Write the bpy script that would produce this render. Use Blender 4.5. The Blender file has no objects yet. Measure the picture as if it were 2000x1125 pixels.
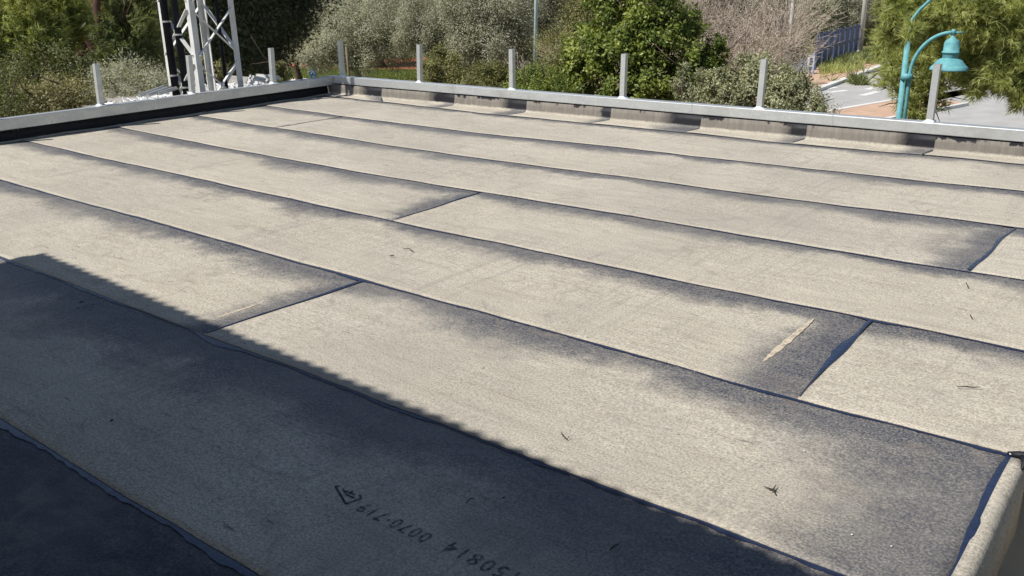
import bpy, math, random
import numpy as np
from mathutils import Vector, Matrix
R = math.radians
rng = np.random.default_rng(7)
random.seed(7)
C = bpy.context.scene.collection
scene = bpy.context.scene

# ------------------------------------------------------------------ camera
CAM = np.array([9.228, -8.208, 1.5])
F = 1778.54 / 2000.0
yaw, pitch, roll = R(128.868), R(19.270), R(-1.2475)
fw = np.array([math.cos(yaw)*math.cos(pitch), math.sin(yaw)*math.cos(pitch), -math.sin(pitch)])
r0 = np.array([math.sin(yaw), -math.cos(yaw), 0.0])
u0 = np.cross(r0, fw)
rt = math.cos(roll)*r0 + math.sin(roll)*u0
up = -math.sin(roll)*r0 + math.cos(roll)*u0
cam_d = bpy.data.cameras.new('camera')
cam = bpy.data.objects.new('camera', cam_d); C.objects.link(cam)
M = Matrix(((rt[0], up[0], -fw[0], CAM[0]), (rt[1], up[1], -fw[1], CAM[1]), (rt[2], up[2], -fw[2], CAM[2]), (0, 0, 0, 1)))
cam.matrix_world = M
cam_d.sensor_width = 36; cam_d.lens = 36*F
cam_d.clip_start = 0.05; cam_d.clip_end = 1500
scene.camera = cam

# ------------------------------------------------------------------ light
EL, TR = 52.0, 62.0            # sun elevation, azimuth the light travels towards
wd = bpy.data.worlds.new('World'); scene.world = wd; wd.use_nodes = True
nt = wd.node_tree; nt.nodes.clear()
sky = nt.nodes.new('ShaderNodeTexSky'); sky.sky_type = 'NISHITA'; sky.sun_disc = False
sky.sun_elevation = R(EL)
sdx, sdy = -math.cos(R(TR)), -math.sin(R(TR))
sky.sun_rotation = math.atan2(sdx, sdy)
sky.air_density = 1.0; sky.dust_density = 0.6; sky.ozone_density = 1.5
bg = nt.nodes.new('ShaderNodeBackground'); bg.inputs['Strength'].default_value = 0.072
wo = nt.nodes.new('ShaderNodeOutputWorld')
nt.links.new(sky.outputs[0], bg.inputs[0]); nt.links.new(bg.outputs[0], wo.inputs[0])
sl = bpy.data.lights.new('sun', 'SUN'); sl.energy = 4.6; sl.angle = R(0.55); sl.color = (1.0, 0.955, 0.88)
so = bpy.data.objects.new('sun', sl); C.objects.link(so)
sundir = Vector((sdx*math.cos(R(EL)), sdy*math.cos(R(EL)), math.sin(R(EL))))
so.rotation_euler = sundir.to_track_quat('Z', 'Y').to_euler()
so.location = (0, -20, 30)
vs = scene.view_settings
vs.view_transform = 'Standard'; vs.look = 'None'; vs.gamma = 1; vs.exposure = 0.32; vs.use_curve_mapping = False
scene.cycles.use_denoising = True
scene.cycles.max_bounces = 8; scene.cycles.diffuse_bounces = 5; scene.cycles.glossy_bounces = 2
scene.cycles.transmission_bounces = 5; scene.cycles.transparent_max_bounces = 6

# ------------------------------------------------------------------ helpers
def ray(x, y):
    d = (x-1000)*rt - (y-562.5)*up + 1778.54*fw
    return d
def at(x, y, D):
    d = ray(x, y); t = D/math.hypot(d[0], d[1]); return CAM + d*t
def onz(x, y, z):
    d = ray(x, y); t = (z-CAM[2])/d[2]; return CAM + d*t
def tag(o, label=None, cat=None, group=None, kind=None):
    if label: o['label'] = label
    if cat: o['category'] = cat
    if group: o['group'] = group
    if kind: o['kind'] = kind
    return o
def empty(name, loc=(0, 0, 0), rz=0):
    o = bpy.data.objects.new(name, None); C.objects.link(o)
    o.empty_display_size = 0.3
    o.location = loc; o.rotation_euler = (0, 0, rz); return o
def link(name, me, m=None, parent=None, keep=False):
    o = bpy.data.objects.new(name, me); C.objects.link(o)
    if m: me.materials.append(m)
    if parent:
        o.parent = parent
        if keep: o.matrix_parent_inverse = Matrix.LocRotScale(parent.location, parent.rotation_euler, None).inverted()
    return o
def npmesh(name, V, Fq, smooth=False):
    """V (n,3), Fq (m,k) constant k"""
    V = np.asarray(V, np.float32); Fq = np.asarray(Fq, np.int32)
    me = bpy.data.meshes.new(name)
    me.vertices.add(len(V)); me.vertices.foreach_set('co', V.ravel())
    k = Fq.shape[1]
    me.loops.add(Fq.size); me.loops.foreach_set('vertex_index', Fq.ravel())
    me.polygons.add(len(Fq)); me.polygons.foreach_set('loop_start', np.arange(0, Fq.size, k, dtype=np.int32))
    try: me.polygons.foreach_set('loop_total', np.full(len(Fq), k, np.int32))
    except Exception: pass
    me.polygons.foreach_set('use_smooth', np.full(len(Fq), smooth))
    me.update(calc_edges=True)
    return me
class MB:
    def __init__(s): s.v = []; s.f = []
    def add(s, v, f):
        b = len(s.v); s.v += [tuple(map(float, p)) for p in v]; s.f += [tuple(i+b for i in q) for q in f]
    def box(s, a, b):
        x0, y0, z0 = a; x1, y1, z1 = b
        s.add([(x0,y0,z0),(x1,y0,z0),(x1,y1,z0),(x0,y1,z0),(x0,y0,z1),(x1,y0,z1),(x1,y1,z1),(x0,y1,z1)],
              [(0,3,2,1),(4,5,6,7),(0,1,5,4),(1,2,6,5),(2,3,7,6),(3,0,4,7)])
    def bar(s, p, q, w, h, upv=(0, 0, 1)):
        p, q = Vector(p), Vector(q); d = (q-p).normalized()
        sd = d.cross(Vector(upv))
        if sd.length < 1e-3: sd = d.cross(Vector((1, 0, 0)))
        sd.normalize(); u = sd.cross(d).normalized()
        vs_ = []
        for e in (p, q):
            for a, b in ((-1,-1),(1,-1),(1,1),(-1,1)): vs_.append(e + sd*a*w/2 + u*b*h/2)
        s.add(vs_, [(0,3,2,1),(4,5,6,7),(0,1,5,4),(1,2,6,5),(2,3,7,6),(3,0,4,7)])
    def tube(s, pts, rad, n=8, cap=True):
        pts = [Vector(p) for p in pts]; m = len(pts)
        if not hasattr(rad, '__len__'): rad = [rad]*m
        vs_ = []; ref = Vector((0.13, 0.31, 0.94)).normalized()
        for i in range(m):
            d = (pts[min(i+1, m-1)]-pts[max(i-1, 0)])
            d = d.normalized() if d.length > 1e-9 else Vector((0, 0, 1))
            a = d.cross(ref)
            if a.length < .05: a = d.cross(Vector((1, 0, 0)))
            a.normalize(); b = d.cross(a)
            for k in range(n):
                t = 2*math.pi*k/n; vs_.append(pts[i]+(a*math.cos(t)+b*math.sin(t))*rad[i])
        f = [(i*n+k, i*n+(k+1) % n, (i+1)*n+(k+1) % n, (i+1)*n+k) for i in range(m-1) for k in range(n)]
        if cap: f += [tuple(range(n-1, -1, -1)), tuple((m-1)*n+k for k in range(n))]
        s.add(vs_, f)
    def lathe(s, prof, c, n=24):
        vs_ = [(c[0]+r*math.cos(2*math.pi*k/n), c[1]+r*math.sin(2*math.pi*k/n), c[2]+z) for r, z in prof for k in range(n)]
        f = [(i*n+k, i*n+(k+1) % n, (i+1)*n+(k+1) % n, (i+1)*n+k) for i in range(len(prof)-1) for k in range(n)]
        s.add(vs_, f)
    def build(s, name, m, parent=None, smooth=False, bevel=0):
        me = bpy.data.meshes.new(name); me.from_pydata(s.v, [], s.f); me.update()
        if smooth: me.polygons.foreach_set('use_smooth', [True]*len(me.polygons))
        o = link(name, me, m, parent, keep=True)
        if bevel:
            b = o.modifiers.new('bevel', 'BEVEL'); b.width = bevel; b.segments = 2; b.limit_method = 'ANGLE'
        return o

# ------------------------------------------------------------------ materials
def newmat(name):
    m = bpy.data.materials.new(name); m.use_nodes = True
    t = m.node_tree; b = t.nodes['Principled BSDF']; return m, t, b
def N(t, typ, **kw):
    n = t.nodes.new(typ)
    for k, v in kw.items():
        if k in n.inputs.keys(): n.inputs[k].default_value = v
        else: setattr(n, k, v)
    return n
def L(t, a, b): t.links.new(a, b)
def noise(t, co, scale, detail=4, rough=.55, mscale=None, loc=None):
    if mscale or loc:
        mp = N(t, 'ShaderNodeMapping')
        if mscale: mp.inputs['Scale'].default_value = mscale
        if loc: mp.inputs['Location'].default_value = loc
        L(t, co, mp.inputs['Vector']); co = mp.outputs[0]
    n = N(t, 'ShaderNodeTexNoise', Scale=scale, Detail=detail, Roughness=rough); L(t, co, n.inputs['Vector'])
    return n.outputs['Fac']
def mrange(t, v, a, b, c=0., d=1., smooth=False):
    n = N(t, 'ShaderNodeMapRange'); n.clamp = True
    if smooth: n.interpolation_type = 'SMOOTHSTEP'
    for i, x in zip((1, 2, 3, 4), (a, b, c, d)):
        if hasattr(x, 'links') or hasattr(x, 'is_linked'): L(t, x, n.inputs[i])
        else: n.inputs[i].default_value = x
    L(t, v, n.inputs[0]); return n.outputs[0]
def math_(t, op, a, b=None, clamp=False):
    n = N(t, 'ShaderNodeMath'); n.operation = op; n.use_clamp = clamp
    for i, x in enumerate((a, b)):
        if x is None: continue
        if isinstance(x, (int, float)): n.inputs[i].default_value = x
        else: L(t, x, n.inputs[i])
    return n.outputs[0]
def mix(t, fac, a, b, mode='MIX'):
    n = N(t, 'ShaderNodeMix'); n.data_type = 'RGBA'; n.blend_type = mode
    for i, x in ((0, fac), (6, a), (7, b)):
        if isinstance(x, (int, float)): n.inputs[i].default_value = x
        elif isinstance(x, tuple): n.inputs[i].default_value = (*x, 1) if len(x) == 3 else x
        else: L(t, x, n.inputs[i])
    return n.outputs[2]
def bump(t, h, b, strength=.4, dist=.01):
    n = N(t, 'ShaderNodeBump', Strength=strength, Distance=dist); L(t, h, n.inputs['Height']); L(t, n.outputs[0], b.inputs['Normal'])

def mat_sheet(upright=False):
    m, t, b = newmat('flashing_bitumen_sheet' if upright else 'sanded_bitumen_sheet')
    co = N(t, 'ShaderNodeTexCoord').outputs['Object']
    grain = noise(t, co, 120, 2, .75)
    grain2 = noise(t, co, 60, 3, .6)
    streak = noise(t, co, 2.2, 6, .62, (1.0, 5.5, 1))
    streak2 = noise(t, co, 6, 5, .7, (1.0, 9, 1), (3, 7, 0))
    streak3 = noise(t, co, 3.2, 6, .75, (1.0, 7, 1), (31, 7, 0))
    blot = noise(t, co, .9, 4, .5)
    c = mix(t, mrange(t, blot, .3, .7), (.430, .394, .325), (.505, .464, .388))
    c = mix(t, mrange(t, streak, .48, .75, 0, .45), c, (.27, .225, .18))
    c = mix(t, mrange(t, streak2, .56, .74, 0, .6), c, (.22, .175, .15))
    c = mix(t, mrange(t, streak3, .60, .70, 0, .6), c, (.20, .15, .13))
    c = mix(t, mrange(t, noise(t, co, 2.6, 4, .6, (1, 3, 1), (77, 1, 0)), .55, .8, 0, .5), c, (.58, .53, .44))
    c = mix(t, mrange(t, grain, .34, .66, 0, 1), mix(t, 1.0, c, (.54, .54, .53), 'MULTIPLY'), mix(t, 1.0, c, (1.36, 1.36, 1.36), 'MULTIPLY'))
    c = mix(t, mrange(t, grain2, .3, .7, .0, .22), c, (.25, .225, .19))
    oi = N(t, 'ShaderNodeObjectInfo')
    c = mix(t, mrange(t, oi.outputs['Random'], 0, 1, 0, .22), c, (.33, .29, .23))
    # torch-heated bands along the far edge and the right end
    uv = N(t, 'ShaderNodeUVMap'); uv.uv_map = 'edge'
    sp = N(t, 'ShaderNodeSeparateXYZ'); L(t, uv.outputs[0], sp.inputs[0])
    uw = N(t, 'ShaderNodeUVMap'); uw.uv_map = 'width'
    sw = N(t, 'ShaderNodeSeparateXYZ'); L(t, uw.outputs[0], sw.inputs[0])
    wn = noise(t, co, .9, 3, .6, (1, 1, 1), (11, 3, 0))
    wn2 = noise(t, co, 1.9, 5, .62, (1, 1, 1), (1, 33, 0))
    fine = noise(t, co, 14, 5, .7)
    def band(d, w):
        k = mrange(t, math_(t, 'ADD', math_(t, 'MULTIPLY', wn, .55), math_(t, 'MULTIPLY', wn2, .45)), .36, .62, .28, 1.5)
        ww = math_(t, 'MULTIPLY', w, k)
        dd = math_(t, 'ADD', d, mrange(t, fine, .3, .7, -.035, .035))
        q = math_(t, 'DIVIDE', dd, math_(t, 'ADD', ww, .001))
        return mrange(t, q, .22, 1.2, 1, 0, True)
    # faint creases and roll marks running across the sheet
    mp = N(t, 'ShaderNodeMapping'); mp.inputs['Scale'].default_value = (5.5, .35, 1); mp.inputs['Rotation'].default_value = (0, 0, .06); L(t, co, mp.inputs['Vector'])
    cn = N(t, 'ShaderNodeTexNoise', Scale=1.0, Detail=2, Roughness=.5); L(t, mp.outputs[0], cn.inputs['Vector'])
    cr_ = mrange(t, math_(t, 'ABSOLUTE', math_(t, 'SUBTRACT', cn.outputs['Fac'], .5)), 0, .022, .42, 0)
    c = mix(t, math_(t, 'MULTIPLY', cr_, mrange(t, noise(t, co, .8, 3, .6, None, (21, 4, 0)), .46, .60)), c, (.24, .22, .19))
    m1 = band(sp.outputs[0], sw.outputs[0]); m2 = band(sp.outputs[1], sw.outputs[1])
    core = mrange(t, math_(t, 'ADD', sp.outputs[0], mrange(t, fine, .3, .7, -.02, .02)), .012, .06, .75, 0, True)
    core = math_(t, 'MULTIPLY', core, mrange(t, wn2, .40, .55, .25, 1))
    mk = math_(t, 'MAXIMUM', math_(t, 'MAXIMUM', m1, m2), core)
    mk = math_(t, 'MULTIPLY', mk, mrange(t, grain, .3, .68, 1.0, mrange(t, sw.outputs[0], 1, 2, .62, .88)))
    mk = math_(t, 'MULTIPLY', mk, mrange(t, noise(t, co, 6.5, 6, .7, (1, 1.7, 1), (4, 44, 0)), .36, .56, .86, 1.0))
    c = mix(t, mk, c, mix(t, mrange(t, sw.outputs[0], 1, 2), (.022, .029, .052), (.008, .011, .026)))  # band colour is tinted blue for the sky it reflects
    # dried puddle rims and scuffs
    pn = noise(t, co, 1.25, 3, .5, None, (50, 3, 2)); rim = math_(t, 'ABSOLUTE', math_(t, 'SUBTRACT', pn, .52))
    c = mix(t, math_(t, 'MULTIPLY', mrange(t, rim, 0, .014, .42, 0), mrange(t, wn2, .45, .6)), c, (.20, .17, .14))
    c = mix(t, mrange(t, noise(t, co, .55, 5, .65, None, (9, 9, 9)), .46, .68, 0, .42), c, (.25, .23, .20))
    # small specks
    sk = noise(t, co, 38, 2, .5, (1, 1.6, 1), (5, 5, 5)); c = mix(t, mrange(t, sk, .73, .77, 0, .8), c, (.09, .08, .07))
    dd2 = noise(t, co, 16, 3, .6, (.45, 2.6, 1), (15, 5, 5)); c = mix(t, math_(t, 'MULTIPLY', mrange(t, dd2, .66, .72, 0, .8), mrange(t, blot, .45, .55)), c, (.13, .11, .10))
    if upright:     # darker upright face of the kerb, worn vertical scratches
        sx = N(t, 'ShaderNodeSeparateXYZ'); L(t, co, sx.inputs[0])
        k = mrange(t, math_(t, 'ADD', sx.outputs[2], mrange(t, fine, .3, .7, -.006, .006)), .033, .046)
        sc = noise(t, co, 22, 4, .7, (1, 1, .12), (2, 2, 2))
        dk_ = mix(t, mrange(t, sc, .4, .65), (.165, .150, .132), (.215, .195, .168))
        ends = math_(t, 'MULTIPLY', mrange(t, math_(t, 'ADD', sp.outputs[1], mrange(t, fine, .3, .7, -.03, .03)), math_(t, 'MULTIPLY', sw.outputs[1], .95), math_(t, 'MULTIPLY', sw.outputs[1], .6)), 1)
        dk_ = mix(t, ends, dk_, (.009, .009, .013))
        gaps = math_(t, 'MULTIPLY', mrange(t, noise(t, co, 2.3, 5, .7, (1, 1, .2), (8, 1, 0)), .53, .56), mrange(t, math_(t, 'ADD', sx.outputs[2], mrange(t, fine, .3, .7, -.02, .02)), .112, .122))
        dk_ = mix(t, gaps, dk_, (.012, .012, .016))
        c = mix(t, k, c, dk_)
    L(t, c, b.inputs['Base Color'])
    L(t, mrange(t, mk, 0, 1, .92, .5), b.inputs['Roughness'])
    b.inputs['Specular IOR Level'].default_value = .3
    h = math_(t, 'ADD', math_(t, 'MULTIPLY', grain, .25), math_(t, 'MULTIPLY', noise(t, co, 4.5, 5, .6, (1, 2.4, 1), (9, 2, 0)), 3.0))
    bump(t, h, b, .55, .006)
    return m
def simple(name, col, rough=.7, metal=0, var=.15, scale=8, bs=0, bscale=40, spec=.5, col2=None, mscale=None):
    m, t, b = newmat(name)
    co = N(t, 'ShaderNodeTexCoord').outputs['Object']
    n = noise(t, co, scale, 5, .6, mscale)
    dk = col2 if col2 else tuple(x*(1-2*var) for x in col)
    c = mix(t, mrange(t, n, .3, .7), col, dk)
    L(t, c, b.inputs['Base Color']); b.inputs['Roughness'].default_value = rough
    b.inputs['Metallic'].default_value = metal; b.inputs['Specular IOR Level'].default_value = spec
    if bs: bump(t, noise(t, co, bscale, 4, .6), b, bs, .01)
    return m
def leafmat(name, c1, c2, c3, trans=.35, rough=.55):
    m, t, b = newmat(name)
    at_ = N(t, 'ShaderNodeAttribute'); at_.attribute_name = 'rnd'
    cr = N(t, 'ShaderNodeValToRGB'); e = cr.color_ramp.elements
    e[0].position = 0; e[0].color = (*c1, 1); e[1].position = 1; e[1].color = (*c3, 1)
    k = e.new(.5); k.color = (*c2, 1)
    L(t, at_.outputs['Fac'], cr.inputs[0])
    L(t, cr.outputs[0], b.inputs['Base Color']); b.inputs['Roughness'].default_value = rough
    b.inputs['Specular IOR Level'].default_value = .35
    tr = N(t, 'ShaderNodeBsdfTranslucent'); L(t, mix(t, 1., cr.outputs[0], (1.25, 1.2, .7), 'MULTIPLY'), tr.inputs[0])
    ms = N(t, 'ShaderNodeMixShader'); ms.inputs[0].default_value = trans
    L(t, b.outputs[0], ms.inputs[1]); L(t, tr.outputs[0], ms.inputs[2])
    L(t, ms.outputs[0], t.nodes['Material Output'].inputs[0])
    return m

M_sheet = mat_sheet(); M_up = mat_sheet(True)
M_bit = simple('melted_bitumen', (.018, .027, .066), .30, 0, .2, 30, .25, 60, .9)  # blue of the reflected sky is mixed into the black base colour
M_bitmat = simple('bitumen_primer', (.013, .014, .020), .6, 0, .3, 6, .4, 30, .35)
def mat_galv():
    m, t, b = newmat('galvanised_steel')
    co = N(t, 'ShaderNodeTexCoord').outputs['Object']
    v = N(t, 'ShaderNodeTexVoronoi', Scale=28); L(t, co, v.inputs['Vector'])
    n = noise(t, co, 5, 6, .65, (1, 1, 2.5)); n2 = noise(t, co, 38, 3, .6)
    c = mix(t, mrange(t, n, .3, .7), (.68, .70, .71), (.52, .54, .55))
    c = mix(t, mrange(t, v.outputs['Distance'], 0, .6, 0, .25), c, (.40, .41, .41))
    c = mix(t, mrange(t, noise(t, co, 1.7, 5, .6, None, (5, 5, 5)), .58, .74, 0, .5), c, (.33, .31, .26))
    c = mix(t, mrange(t, n2, .66, .76, 0, .5), c, (.25, .24, .22))
    L(t, c, b.inputs['Base Color']); b.inputs['Metallic'].default_value = .55
    L(t, mrange(t, n, .3, .7, .27, .42), b.inputs['Roughness'])
    bump(t, n2, b, .15, .004)
    return m
M_galv = mat_galv()
M_weld = simple('zinc_spray', (.82, .83, .83), .45, .1, .1, 30)
M_white = simple('white_tower_steel', (.72, .72, .70), .5, 0, .12, 6)
M_black = simple('black_cable_sheath', (.008, .010, .018), .6, 0, .2, 9, 0, 40, .2)
M_conc = simple('concrete', (.36, .34, .31), .9, 0, .12, 3, .4, 50)
M_dfloor = simple('shaded_concrete', (.10, .085, .065), .85, 0, .3, 3, .4, 30, .3, (.045, .04, .035))  # shade over the sunken floor is put into its dark brown
M_plaster = simple('plaster', (.62, .58, .50), .9, 0, .06, 2, .2, 60)
M_tile = simple('clay_tile', (.42, .16, .08), .8, 0, .2, 5)
M_teal = simple('teal_paint', (.17, .42, .45), .62, 0, .08, 9, .15, 25, .3, (.085, .27, .30))
M_bulb = simple('milky_lamp_cover', (.7, .7, .66), .4)
M_scrap = simple('white_rubble', (.80, .80, .79), .85, 0, .08, 20)
M_bark = simple('bark', (.13, .095, .07), .95, 0, .3, 10, .7, 18, .2, None, (1, 1, .3))
M_barkred = simple('pine_bark', (.13, .070, .048), .95, 0, .25, 9, .8, 14, .2, (.07, .045, .035), (1, 1, .3))
M_twig = leafmat('dry_twig', (.26, .20, .16), (.46, .38, .31), (.62, .54, .46), .0, .9)
M_stake = simple('weathered_wood', (.22, .17, .12), .9)
M_pole = simple('pale_pole_paint', (.60, .58, .54), .6, 0, .08, 3)
M_blue = simple('blue_fence_paint', (.055, .075, .16), .5, 0, .1, 4)
M_lblue = simple('pale_blue_fence_paint', (.32, .40, .55), .5)
M_sign = simple('white_sign_enamel', (.82, .82, .82), .4)
M_ink = simple('dark_ink', (.03, .035, .05), .8)
M_bluebox = simple('blue_plastic', (.02, .13, .42), .45)
M_asph = simple('sunlit_road', (.42, .415, .40), .92, 0, .1, 1.2, .3, 30)
M_kerb = simple('kerb_stone', (.66, .65, .62), .85, 0, .08, 3)
M_pav = simple('pink_paving', (.55, .37, .26), .9, 0, .12, 2, .2, 20)
M_soil = simple('red_soil', (.35, .105, .045), .95, 0, .2, 2, .4, 6)
M_paint = simple('road_paint', (.75, .75, .73), .8)
def mat_ground():
    m, t, b = newmat('ground_soil_and_grass')
    co = N(t, 'ShaderNodeTexCoord').outputs['Object']
    n = noise(t, co, .12, 5, .6); n2 = noise(t, co, 1.1, 5, .65); n3 = noise(t, co, 6, 4, .6)
    c = mix(t, mrange(t, n, .42, .58), (.17, .115, .07), (.085, .12, .03))
    c = mix(t, mrange(t, n2, .45, .65, 0, .7), c, (.13, .15, .05))
    c = mix(t, mrange(t, n3, .3, .7, 0, .5), c, (.24, .17, .11))
    L(t, c, b.inputs['Base Color']); b.inputs['Roughness'].default_value = 1
    bump(t, n3, b, .5, .15)
    return m
M_ground = mat_ground()
M_grass = leafmat('grass_blade', (.10, .14, .03), (.18, .23, .06), (.32, .34, .13), .4)
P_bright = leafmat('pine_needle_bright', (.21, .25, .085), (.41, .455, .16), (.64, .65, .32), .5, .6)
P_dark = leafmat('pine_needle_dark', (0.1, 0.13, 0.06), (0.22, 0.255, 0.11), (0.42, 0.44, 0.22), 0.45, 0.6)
L_olive = leafmat('olive_leaf', (0.28, 0.28, 0.21), (0.41, 0.41, 0.315), (0.53, 0.53, 0.43), 0.3, 0.85)
L_olive2 = leafmat('olive_leaf_deep', (0.23, 0.23, 0.17), (0.35, 0.35, 0.27), (0.47, 0.47, 0.37), 0.3, 0.85)
L_citrus = leafmat('glossy_green_leaf', (0.06, 0.1, 0.025), (0.18, 0.235, 0.05), (0.46, 0.49, 0.12), 0.35, 0.5)
L_shrub = leafmat('grey_green_leaf', (0.14, 0.15, 0.08), (0.3, 0.31, 0.18), (0.54, 0.53, 0.34), 0.3, 0.6)
L_yel = leafmat('yellow_green_leaf', (0.1, 0.105, 0.04), (0.225, 0.225, 0.09), (0.4, 0.38, 0.18), 0.35, 0.6)
L_mid = leafmat('mid_green_leaf', (.05, .062, .022), (.125, .14, .052), (.27, .28, .115), .3)
L_brown = leafmat('brownish_leaf', (0.12, 0.11, 0.055), (0.25, 0.235, 0.11), (0.42, 0.38, 0.2), 0.3, 0.6)
L_conif = leafmat('dark_conifer', (0.05, 0.065, 0.045), (0.09, 0.11, 0.07), (0.17, 0.19, 0.12), 0.2, 0.8)

# ------------------------------------------------------------------ flat roof building
PX = [(0, [(-.3,-.36),(2.34,-.47),(3.62,-.48),(5,-.43),(5.98,-.47),(7.24,-.40),(8,-.37),(12,-.36)]),
 (1, [(-.3,-1.33),(1.44,-1.45),(3.24,-1.49),(4.94,-1.42),(6.36,-1.39),(7.34,-1.36),(8.16,-1.32),(12,-1.3)]),
 (2, [(-.3,-2.27),(1.43,-2.36),(3.25,-2.43),(4.06,-2.45),(5.58,-2.41),(6.8,-2.39),(7.63,-2.35),(8.35,-2.31),(12,-2.3)]),
 (3, [(-.3,-3.22),(1.5,-3.32),(3.19,-3.39),(5.03,-3.38),(6.17,-3.36),(6.84,-3.37),(8.54,-3.34),(12,-3.33)]),
 (4, [(-.3,-4.20),(2,-4.25),(4.27,-4.29),(5.71,-4.31),(6.78,-4.31),(7.38,-4.31),(8.13,-4.29),(8.72,-4.28),(12,-4.28)]),
 (5, [(-.3,-5.14),(1.57,-5.18),(4.17,-5.2),(5.39,-5.215),(5.87,-5.21),(6.51,-5.225),(7.84,-5.245),(8.6,-5.225),(8.87,-5.215),(12,-5.21)]),
 (6, [(-.3,-6.12),(3.9,-6.145),(5.81,-6.15),(7,-6.15),(8.64,-6.15),(12,-6.15)]),
 (7, [(-.3,-7.06),(6,-7.065),(12,-7.06)]),
 (8, [(-.3,-7.98),(12,-7.98)])]
SE = {}
for i, p in PX:
    xs, ys = zip(*p); SE[i] = (np.array(xs), np.array(ys))
def smooth_interp(i, x):
    xs, ys = SE[i]; k = np.linspace(-.25, .25, 7)
    y = np.mean([np.interp(x+d, xs, ys) for d in k], 0)
    return y + .0025*np.sin(x*2.3+i*2.1) + .0018*np.sin(x*7.1+i) + .0012*np.sin(x*17+i*3)
def wave(x, y):
    return .0016*(np.sin(x*1.9+y*1.1)+np.sin(x*3.3-y*2.7+1)+.6*np.sin(x*6.1+y*4.3+2))+.0007*np.sin(x*13+y*9)

bld = tag(empty('flat_roof_building'), 'flat roofed building covered in long beige sanded bitumen sheets with dark seams', 'building')
wl = MB()
wl.box((-.42, -13, -4.0), (8.86, -.02, -.03)); wl.box((8.862, -5.20, -4.0), (12, -.02, -.03))
wl.build('outer_wall', M_plaster, bld)
up_ = MB()
up_.box((-.42, -.19, -.028), (12, -.02, .135)); up_.box((-.42, -9.2, -.028), (-.262, -.192, .125))
up_.build('parapet_kerb', M_bitmat, bld)
dk = MB(); dk.box((-.26, -9.2, -.03), (8.86, -.19, -.006)); dk.box((8.862, -5.2, -.03), (12, -.19, -.006))
dk.build('roof_deck', M_bitmat, bld)

def grid_obj(name, X, Y, Z, E1, E2, w1, w2, mat, parent, flip=False):
    n, m = X.shape
    V = np.stack([X, Y, Z], -1).reshape(-1, 3)
    idx = np.arange(n*m).reshape(n, m)
    Fq = np.stack([idx[:-1, :-1], idx[1:, :-1], idx[1:, 1:], idx[:-1, 1:]], -1).reshape(-1, 4)
    if flip: Fq = Fq[:, ::-1]
    me = npmesh(name, V, Fq, True)
    u1 = me.uv_layers.new(name='edge'); u2 = me.uv_layers.new(name='width')
    e = np.stack([E1, E2], -1).reshape(-1, 2)
    u1.data.foreach_set('uv', e[Fq.ravel()].astype(np.float32).ravel())
    w = np.tile(np.array([w1, w2], np.float32), (Fq.size, 1)); u2.data.foreach_set('uv', w.ravel())
    o = link(name, me, mat, parent)
    s = o.modifiers.new('thickness', 'SOLIDIFY'); s.thickness = .004; s.offset = -1
    return o
rw = np.random.default_rng(3)
def sheet(row, xl, xr, sl_l=0., sl_r=0., wf=.15, wr=0., label=None, under_r=True):
    L_ = xr-xl
    xs = list(np.arange(xl, xr, .06)) + [xr]
    ridges = []
    for _ in range(int(L_*1.3)):
        rx = rw.uniform(xl+.3, xr-.2); ridges.append((rx, rw.uniform(.0018, .0042), rw.uniform(0, .5), rw.uniform(.5, 1), rw.uniform(-.08, .08)))
        xs += [rx-.011, rx, rx+.011]
    xs = np.array(sorted(set(np.round(xs, 4))))
    v = np.linspace(0, 1, 29)
    ext = .13 if under_r else 0
    X = np.repeat(xs[:, None], len(v), 1)
    yf = smooth_interp(row-1, xs)+.085; yn = smooth_interp(row, xs)
    if row == 1: yf = smooth_interp(0, xs)+.12
    Y = yn[:, None]*(1-v[None]) + yf[:, None]*v[None]
    # slanted ends
    fr = np.clip((xs-xl)/L_, 0, 1)[:, None]
    X = X + (1-fr)**8*sl_l*(v[None]) + fr**8*sl_r*(v[None])
    Z = .0095*(1-v[None]) + .0015*v[None] + wave(X, Y)*.9
    for rx, h, a, b_, s in ridges:
        k = np.clip(1-np.abs(xs-rx)/.012, 0, 1)[:, None]*np.clip((v[None]-a)*6, 0, 1)*np.clip((b_-v[None])*6+1, 0, 1)
        Z = Z + h*k
    dR = (xr + sl_r*v[None]) - X
    if under_r:
        X2 = np.vstack([X, X[-1:]+.06, X[-1:]+.12]); Y2 = np.vstack([Y, Y[-1:], Y[-1:]])
        Z[-2:] -= .004
        Z2 = np.vstack([Z, Z[-1:]-.002, Z[-1:]-.0035]); dR = np.vstack([dR, dR[-1:]-.06, dR[-1:]-.12])
        X, Y, Z = X2, Y2, Z2
        xs2 = np.append(xs, [xs[-1]+.06, xs[-1]+.12])
    else: xs2 = xs
    dF = smooth_interp(row-1, xs2)[:, None] - Y
    o = grid_obj('membrane_sheet', X, Y, Z, dF, dR, wf, wr, M_sheet, bld)
    if label: o['label'] = label
    return o
XR = 11.9
sheet(1, -.22, XR, wf=.16, under_r=False)
sheet(2, -.22, 1.44, wf=.21, wr=.07); sheet(2, 1.44, XR, wf=.25, under_r=False)
sheet(3, -.22, 8.30, sl_r=.0, wf=.27, wr=.32); sheet(3, 8.30, XR, wf=.25, under_r=False)
sheet(4, -.22, 5.12, sl_r=-.04, wf=.26, wr=.26); sheet(4, 5.12, XR, sl_l=-.04, wf=.22, under_r=False)
sheet(5, -.22, 8.155, sl_r=-.03, wf=.23, wr=.42); sheet(5, 8.155, XR, sl_l=-.03, wf=.24, under_r=False)
sheet(6, -.22, 5.81, sl_r=.05, wf=.27, wr=.24); sheet(6, 5.81, 8.86, sl_l=.05, wf=.27, wr=.55, under_r=False)
sheet(7, -.22, 8.86, wf=.44, wr=.1, under_r=False)
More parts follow.
